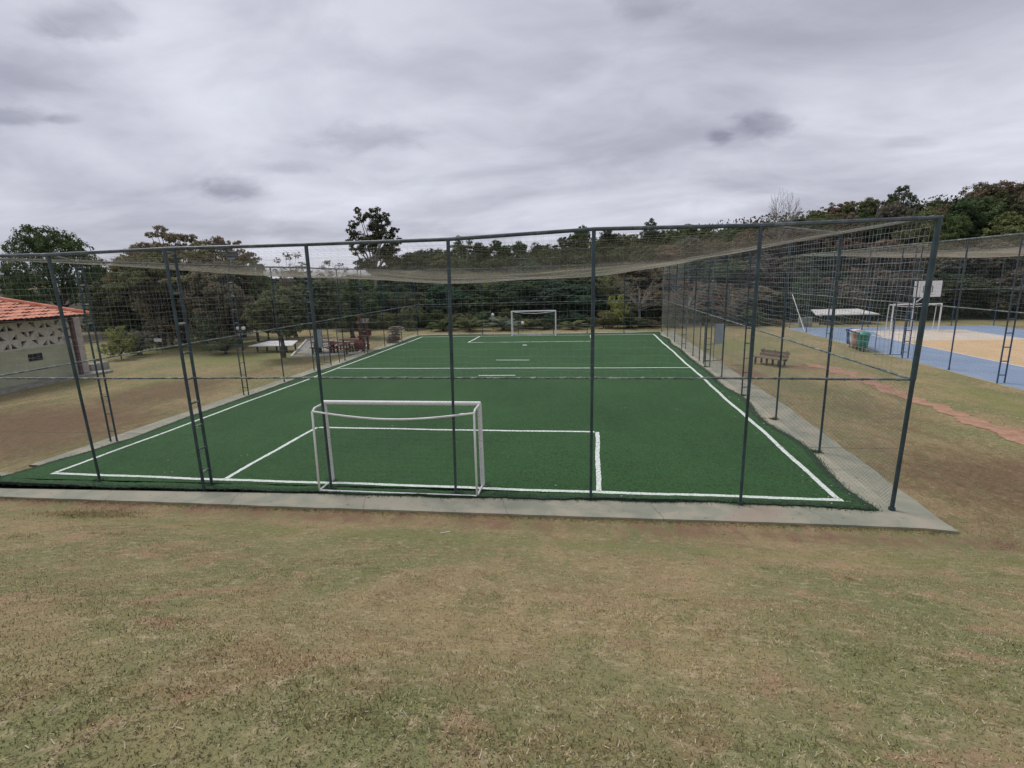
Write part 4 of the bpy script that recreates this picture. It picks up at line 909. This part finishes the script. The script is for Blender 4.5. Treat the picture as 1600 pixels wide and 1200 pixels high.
def plant(key, u, vtop, Y, width_px, colour, label, name='tree', cat='tree', group=None, zb=None, rot=None):
    q_ = AY(u, vtop, Y); x = q_[0]; z0 = float(ground_z(x, Y)) if zb is None else zb; h = max(.5, (q_[2]-z0)/.97)
    dep = float(np.dot(np.array([x, Y, 2.])-CAM, CF)); wm = width_px*dep/FPX
    t_ = thing(name, label, cat, (x, Y, z0-.02), group); tm, lm = PROTO[key]
    natural = {'r': .80, 'u': .95, 'e': .42, 't': .46, 's': 1.25, 'p': 1.5, 'b': .9}[key[0]] if not key.startswith('sparse') else .72
    sx = wm/natural
    rz_ = rnd.uniform(0, 6.28) if rot is None else rot
    for nm, me_ in (('trunk', tm), ('crown', lm)):
        if me_ is None: continue
        o_ = bpy.data.objects.new(nm, me_); col.objects.link(o_); o_.parent = t_; o_.scale = (sx, sx, h); o_.rotation_euler = (0, 0, rz_)
        o_.color = (*[c_*rnd.uniform(.9, 1.1) for c_ in colour], 1)
    TREES.append(t_); return t_
DG = (0.083, 0.110, 0.063); MG = (0.124, 0.152, 0.080); OL = (0.172, 0.177, 0.097); BR = (.185, .165, .125); RB = (.165, .135, .105); GG = (0.207, 0.228, 0.172); YG = (0.276, 0.297, 0.110); TE = (.075, .112, .072); GD = (.21, .19, .125)
S = plant
# left group
S('rdome', 70, 354, 34, 118, DG, 'big dark green round tree rising behind the tiled roof', group=None)
S('round1', 22, 420, 44, 60, DG, 'dark low-crowned tree behind the left end of the roof')
S('round3', 140, 412, 40, 70, DG, 'dark green tree just right of the big round one behind the roof')
S('umbrella0', 262, 350, 27, 118, GD, 'tall golden-brown feathery tree, left one of the pair above the top rail')
S('umbrella1', 340, 361, 28, 92, GD, 'golden-brown feathery tree, right one of the pair, next to the floodlights')
S('umbrella1', 215, 372, 30, 90, GD, 'golden-brown flat-topped tree, lower one left of the tall pair')
S('umbrella0', 385, 392, 29, 70, OL, 'olive flat-topped tree under the floodlights')
S('umbrella2', 300, 376, 26.2, 150, GD, 'wide golden-brown tree filling the gap between the tall pair')
S('umbrella2', 232, 388, 25, 120, OL, 'broad flat-topped olive tree under the golden-brown pair')
S('round2', 200, 405, 31, 90, BR, 'brown-leaved tree with a dense crown right of the roof')
S('round0', 330, 402, 24, 125, BR, 'broad brownish tree behind the ladder-like near post')
S('round1', 265, 415, 29, 80, BR, 'brown tree between the two broad ones, behind the ladder-like post')
S('round3', 165, 440, 27, 76, MG, 'mid green tree at the right corner of the house')
S('shrub0', 180, 512, 20, 56, YG, 'yellow-green shrub right of the house', 'shrub', 'shrub')
S('shrub1', 215, 515, 22, 54, GG, 'grey-green shrub right of the yellow-green one', 'shrub', 'shrub')
S('shrub2', 318, 478, 24, 62, GG, 'grey-green domed shrub under the brown trees', 'shrub', 'shrub')
S('shrub1', 255, 446, 26.5, 100, BR, 'low-branched grey-brown tree filling the space behind the ladder-like post')
S('shrub2', 350, 436, 27.5, 120, (.15, .135, .095), 'low-branched olive-brown tree under the right golden-brown tree')
S('shrub0', 410, 452, 30, 90, MG, 'low-branched green tree left of the white kiosk')
S('shrub1', 300, 405, 33, 130, BR, 'broad brown crown seen between the two golden-brown trees')
S('shrub2', 190, 452, 30, 80, DG, 'dark low-branched tree right of the house')
S('palm', 345, 498, 22, 60, MG, 'short palm on the grass left of the cage', 'palm', 'palm')
S('round1', 235, 462, 36, 90, DG, 'dark tree filling the gap behind the grey-green shrub')
S('round2', 372, 455, 33, 80, DG, 'dark green tree behind the floodlight mast')
S('round0', 290, 470, 38, 80, DG, 'dark green tree behind the ladder-like post')
S('round2', 428, 440, 20, 110, OL, 'olive green tree with a pale forked trunk in front of the white kiosk')
S('round3', 487, 432, 22.5, 104, MG, 'spreading mid green tree over the play area')
S('round1', 455, 460, 32, 90, MG, 'green tree behind the white kiosk')
S('round0', 545, 452, 31, 100, DG, 'dark green tree behind the play area')
S('sparse0', 445, 388, 60, 44, BR, 'thin see-through tree with flat tufts standing above the far treeline, left of the eucalyptus')
S('sparse1', 518, 403, 62, 48, BR, 'low see-through tree top between the thin tree and the eucalyptus')
S('eucalyptus', 577, 326, 48, 80, DG, 'tall eucalyptus with airy tufted crown, highest tree left of centre', 'eucalyptus', rot=.3)
S('tall1', 470, 412, 70, 46, DG, 'dark pointed tree behind the thin see-through tree')
S('round2', 405, 425, 66, 60, DG, 'distant dark tree behind the floodlights')
# skyline row along the hill
sky_x = [0, 120, 380, 440, 600, 625, 660, 700, 750, 800, 850, 880, 910, 960, 1000, 1050, 1100, 1140, 1180, 1240, 1280, 1320, 1350, 1400, 1430, 1470, 1520, 1560, 1620]
sky_v = [440, 425, 430, 425, 405, 395, 392, 385, 380, 375, 372, 368, 368, 366, 362, 358, 352, 347, 340, 336, 330, 318, 305, 300, 304, 316, 292, 282, 278]
NAMES_H = [(640, 'near the eucalyptus'), (780, 'left of the goal'), (880, 'behind the far goal'), (1050, 'right of the goal'), (1200, 'over the bench'), (1310, 'under the bare tree'), (1450, 'behind the backboard'), (1700, 'at the right edge')]
def where(u):
    for a, s_ in NAMES_H:
        if u < a: return s_
CN = {'dg': ('dark green', DG), 'mg': ('mid green', MG), 'ol': ('olive', OL), 'br': ('brown', BR), 'rb': ('reddish-brown', RB), 'te': ('blue-green', TE), 'gg': ('grey-green', GG), 'gb': ('grey-brown', (.155, .140, .115))}
ORD = ['', ' second', ' third', ' fourth', ' fifth', ' sixth', ' seventh']
cnt = {}
def auto(key, u, v, Y, w_, ck, row, shape):
    k = (row, ck, shape, where(u)); cnt[k] = cnt.get(k, 0)+1
    o_ = ['', ', second from left', ', third from left', ', fourth from left', ', fifth from left', ', sixth from left'][min(cnt[k]-1, 5)]
    S(key, u, v, Y, w_, CN[ck][1], '%s %s %s %s%s' % (CN[ck][0], shape, row, where(u), o_), group='trees of the wood')
u = 592
pal_l = ['dg', 'mg', 'dg', 'ol', 'dg']; pal_r = ['dg', 'gb', 'dg', 'mg', 'rb', 'ol']
i = 0
while u < 1640:
    v = float(np.interp(u, sky_x, sky_v))+rnd.uniform(-7, 9); ck = rnd.choice(pal_l if u < 1150 else pal_r)
    kk = rnd.choice(['round0', 'round1', 'round2', 'round3', 'umbrella0', 'tall0']); sh = 'tall tree' if kk[0] == 't' else ('flat-topped tree' if kk[0] == 'u' else 'round tree')
    auto(kk, u, v, rnd.uniform(74, 96), rnd.uniform(56, 84) if kk[0] != 't' else 40, ck, 'on the skyline', sh); u += rnd.uniform(21, 30)
u = 575
while u < 1660:
    v = float(np.interp(u, sky_x, sky_v))+rnd.uniform(8, 26); ck = rnd.choice(pal_l if u < 1000 else (pal_r if u > 1230 else ['ol', 'br', 'gb', 'mg']))
    auto(rnd.choice(['round0', 'round1', 'round2', 'round3']), u, v, rnd.uniform(58, 70), rnd.uniform(66, 92), ck, 'on the upper slope', 'bushy tree'); u += rnd.uniform(32, 42)
u = 560
while u < 1680:
    b0 = float(np.interp(u, sky_x, sky_v)); v = b0+(470-b0)*.42+rnd.uniform(-8, 10); ck = rnd.choice(['te', 'dg', 'mg', 'dg'] if u < 950 else (['gb', 'dg', 'gb', 'br'] if u > 1230 else ['br', 'ol', 'gb', 'mg']))
    auto(rnd.choice(['round0', 'round1', 'round2', 'round3']), u, v, rnd.uniform(46, 55), rnd.uniform(84, 120), ck, 'halfway up the wood', 'spreading tree'); u += rnd.uniform(44, 58)
u = 545
while u < 1700:
    v = rnd.uniform(430, 462)-(u > 1250)*12; ck = rnd.choice(['te', 'dg', 'dg', 'mg'] if u < 930 else (['gb', 'gb', 'dg'] if u > 1230 else ['br', 'rb', 'gb', 'ol']))
    auto(rnd.choice(['round0', 'round1', 'round2', 'round3', 'shrub0']), u, v, rnd.uniform(40, 44), rnd.uniform(86, 125), ck, 'fronting the wood', 'low tree'); u += rnd.uniform(42, 58)
# named trees of the wood
S('bare', 1228, 293, 62, 78, BR, 'bare leafless grey tree standing above the skyline', 'bare_tree')
S('round2', 908, 348, 78, 44, DG, 'dark rounded tree top showing above the rail beside the middle post'); S('round0', 948, 354, 80, 58, DG, 'wide dark tree top just right of the rounded one above the rail')
S('umbrella2', 1016, 341, 78, 40, DG, 'small dark layered tree top above the rail, right of centre')
S('umbrella1', 1410, 284, 80, 46, DG, 'dark tufted tree standing highest of the middle right skyline'); S('tall2', 715, 368, 70, 34, DG, 'slim dark tree just right of the third near post top'); S('sparse0', 722, 366, 60, 40, MG, 'light see-through tree beside the slim dark one')
S('round1', 1545, 278, 80, 100, RB, 'large reddish-brown tree on the right skyline'); S('round3', 1585, 330, 60, 100, OL, 'light olive tree on the right below the reddish-brown one')
S('shrub0', 965, 462, 36.5, 46, YG, 'bright yellow-green shrub right of the far goal', 'shrub', 'shrub'); S('sparse1', 1000, 425, 37, 90, RB, 'tree with sparse red and orange leaves right of the far goal')
S('sparse0', 1075, 432, 37.5, 90, (.20, .12, .09), 'pinkish-brown sparse tree behind the far right corner of the cage'); S('sparse1', 1140, 440, 37.5, 80, (.18, .13, .09), 'brown sparse tree right of the far corner of the cage')
for (u_, v_, Y_, w_, cc, lb) in ((732, 470, 35.5, 66, MG, 'ferny palm clump left of the far goal'), (785, 472, 36, 70, GG, 'pale grey-green palm clump directly left of the far goal'), (850, 480, 36.5, 60, DG, 'dark palm clump seen through the far goal'), (895, 484, 35.8, 56, OL, 'olive palm clump right of the far goal'), (985, 480, 36, 60, MG, 'green palm clump under the red-leaved tree'), (690, 476, 36, 60, DG, 'dark palm clump near the far left corner of the cage')):
    S('palm', u_, v_, Y_, w_, cc, lb, 'palm', 'palm', 'palms along the wood edge')
nsh = 0
u = 560
while u < 1240:
    cc, nm = rnd.choice([(DG, 'dark green'), (MG, 'mid green'), (TE, 'blue-green'), (OL, 'olive')] if u < 940 else [(OL, 'olive'), (BR, 'brown'), (MG, 'mid green')])
    S('shrub%d' % rnd.randrange(3), u, rnd.uniform(478, 500), rnd.uniform(36.6, 39), rnd.uniform(46, 70), cc, '%s shrub, %s from the left along the foot of the wood' % (nm, ['first', '2nd', '3rd', '4th', '5th', '6th', '7th', '8th', '9th', '10th', '11th', '12th', '13th', '14th', '15th', '16th', '17th', '18th', '19th', '20th', '21st', '22nd', '23rd', '24th', '25th', '26th'][nsh]), 'shrub', 'shrub', 'shrubs along the wood edge'); nsh += 1; u += rnd.uniform(32, 44)
nsh = 0
u = 1235
while u < 1700:
    S('shrub%d' % rnd.randrange(3), u, rnd.uniform(462, 482), rnd.uniform(41, 45), rnd.uniform(60, 84), (.085, .078, .055), 'grey-brown thicket, %s from the left behind the blue court' % ['first', '2nd', '3rd', '4th', '5th', '6th', '7th', '8th', '9th', '10th', '11th', '12th', '13th', '14th'][nsh], 'shrub', 'shrub', 'thickets behind the blue court'); nsh += 1; u += rnd.uniform(36, 46)
# undergrowth of the wood: one mass nobody could count
k = 170000; ux = rng.uniform(-75, 95, k); uy = 40.5+rng.random(k)**1.3*60; ux = ux*(.55+.45*uy/60); uz = ground_z(ux, uy)+rng.random(k)**1.1*(2.4+np.clip(uy-46, 0, 60)*.085*sstep(ux, -25, 8))
o_ = obj('undergrowth', leafmesh('undergrowth', np.stack([ux, uy, uz], 1), rng.normal(0, 1, (k, 3))+np.array([0, -.3, .6]), rng.uniform(.35, .7, k), rng.random(k), rng.random(k)*.8)); o_.color = (.085, .095, .058, 1)
tag(o_, 'dense dark undergrowth filling the wood between the trunks', 'undergrowth', kind='stuff')

# ------------------------------------------------------------------ mown grass blades on the bank and round the cage
def blades(name, k, sampler, size, label, tone_fn, mat='blade'):
    x, y = sampler(k); z = ground_z(x, y); k = len(x); s_ = size*rng.uniform(.5, 1.5, k); a = rng.uniform(0, 6.28, k); w_ = s_*.05+.0011
    le = rng.uniform(.05, .9, k); dx = np.cos(a)*np.cos(le)*s_; dy = np.sin(a)*np.cos(le)*s_; dz = np.sin(le)*s_*.8
    px__ = -np.sin(a)*w_; py__ = np.cos(a)*w_
    b1 = np.stack([x-px__, y-py__, z-.004], 1); b2 = np.stack([x+px__, y+py__, z-.004], 1); m1 = np.stack([x+dx*.6+px__*.7, y+dy*.6+py__*.7, z+dz*.75], 1); m0 = np.stack([x+dx*.6-px__*.7, y+dy*.6-py__*.7, z+dz*.75], 1)
    V = np.stack([b1, b2, m1, m0], 1).reshape(-1, 3); V2 = np.stack([m0, m1, np.stack([x+dx, y+dy, z+dz*.8], 1)], 1)
    F = np.arange(4*k).reshape(-1, 4)
    o_ = obj(name, mesh_np(name, V, F, M[mat], dict({'tone': ('FACE', tone_fn(x, y, k))}, **{k_: ('FACE', v_) for k_, v_ in masks(x, y).items()}))); tag(o_, label, 'grass', kind='stuff')
def bank_s(k):
    y = -1.3-8.6*rng.random(k)**.75; d_ = y+10.12; half = np.abs(d_)*1.35+2.2; x = CAM[0]-.15*d_+rng.uniform(-1, 1, k)*half; return x, y
def vn(x, y, s): return .5+.25*(np.sin(x*s+np.sin(y*s*.7)*2)+np.sin(y*s*1.3+np.sin(x*s*.9+2)*1.7))
def tone1(x, y, k):
    g = .6*vn(x, y, .9)+.4*vn(x+9, y-4, 2.7)
    return rng.random(k)**.9
blades('grass', 380000, bank_s, .021, 'short dry mown grass on the bank in front of the pitch', tone1)
def right_s(k):
    x = rng.uniform(.8, 10.2, k); y = rng.uniform(-1.2, 1, k)**1*0+rng.random(k)**1.6*16-1.3; return x, y
blades('grass', 70000, right_s, .035, 'patchy grass between the football cage and the blue court', tone1)
def fringe_s(k):
    x = rng.uniform(-22, .5, k); y = np.array([kerbfront(a) for a in x])-np.abs(rng.normal(0, .08, k))+.015; return x, y
blades('grass', 16000, fringe_s, .055, 'thin dry grass fringe growing along the front kerb', lambda x, y, k: .3+.6*rng.random(k))
def clump_s(k):
    nc = 520; yc = -1.9-8*rng.random(nc)**.8; dd = yc+10.12; xc = CAM[0]-.15*dd+rng.uniform(-1, 1, nc)*(np.abs(dd)*1.3+2); i_ = rng.integers(0, nc, k); sg = rng.uniform(.02, .07, nc)[i_]
    return xc[i_]+rng.normal(0, 1, k)*sg, yc[i_]+rng.normal(0, 1, k)*sg
blades('grass_tufts', 20000, clump_s, .030, 'small darker tufts standing out of the mown bank', lambda x, y, k: .12+.5*rng.random(k))
# denser weedy tuft by the kerb at left
def tuft_s(k): return rng.normal(-16.2, .5, k), rng.normal(-1.8, .22, k)
blades('weed_patch', 5000, tuft_s, .07, 'darker green weed patch beside the kerb at the left', lambda x, y, k: .12+.45*rng.random(k))

k = 5000; x_ = rng.uniform(-20, 2.5, k); y_ = -rng.random(k)**.8*8.2-.9; z_ = ground_z(x_, y_)+.006; a_ = rng.uniform(0, 3.14, k); l_ = rng.uniform(.012, .045, k)[:, None]
d_ = np.stack([np.cos(a_), np.sin(a_), rng.normal(0, .15, k)], 1)*l_; P_ = np.stack([x_, y_, z_], 1)
V, F = segs(P_-d_/2, P_+d_/2, .0022, 4, .0014)
mt = simple('dry_straw', (.52, .45, .33), .8, .2, 3, bmp=0)
tag(obj('straw', mesh_np('straw', V, F, mt)), 'loose pale straw stems and twigs scattered over the bank', 'straw', kind='stuff')
for (u, v, L_, a0) in ((697, 866, .17, .3), (821, 818, .05, 0)):
    q_ = AY(u, v, -2.0); 
    for yy_ in np.linspace(-1, -6, 60):
        q2 = AY(u, v, yy_)
        if q2[2] < float(ground_z(q2[0], yy_)): break
        q_ = q2
    z0 = float(ground_z(q_[0], q_[1])); mb = MB(); mb.tube([(q_[0]-L_/2, q_[1]-.02, z0+.012), (q_[0], q_[1], z0+.016), (q_[0]+L_/2, q_[1]+L_*.35, z0+.012)], .007, 6)
    if L_ > .1: tag(mb.build('stick', M['white']), 'short pale stick lying alone on the grass bank', 'stick')

for o in bpy.data.objects:
    if 'label' in o and not (4 <= len(o['label'].replace('-', ' ').split()) <= 16): print('LABEL', o.name, o['label'])
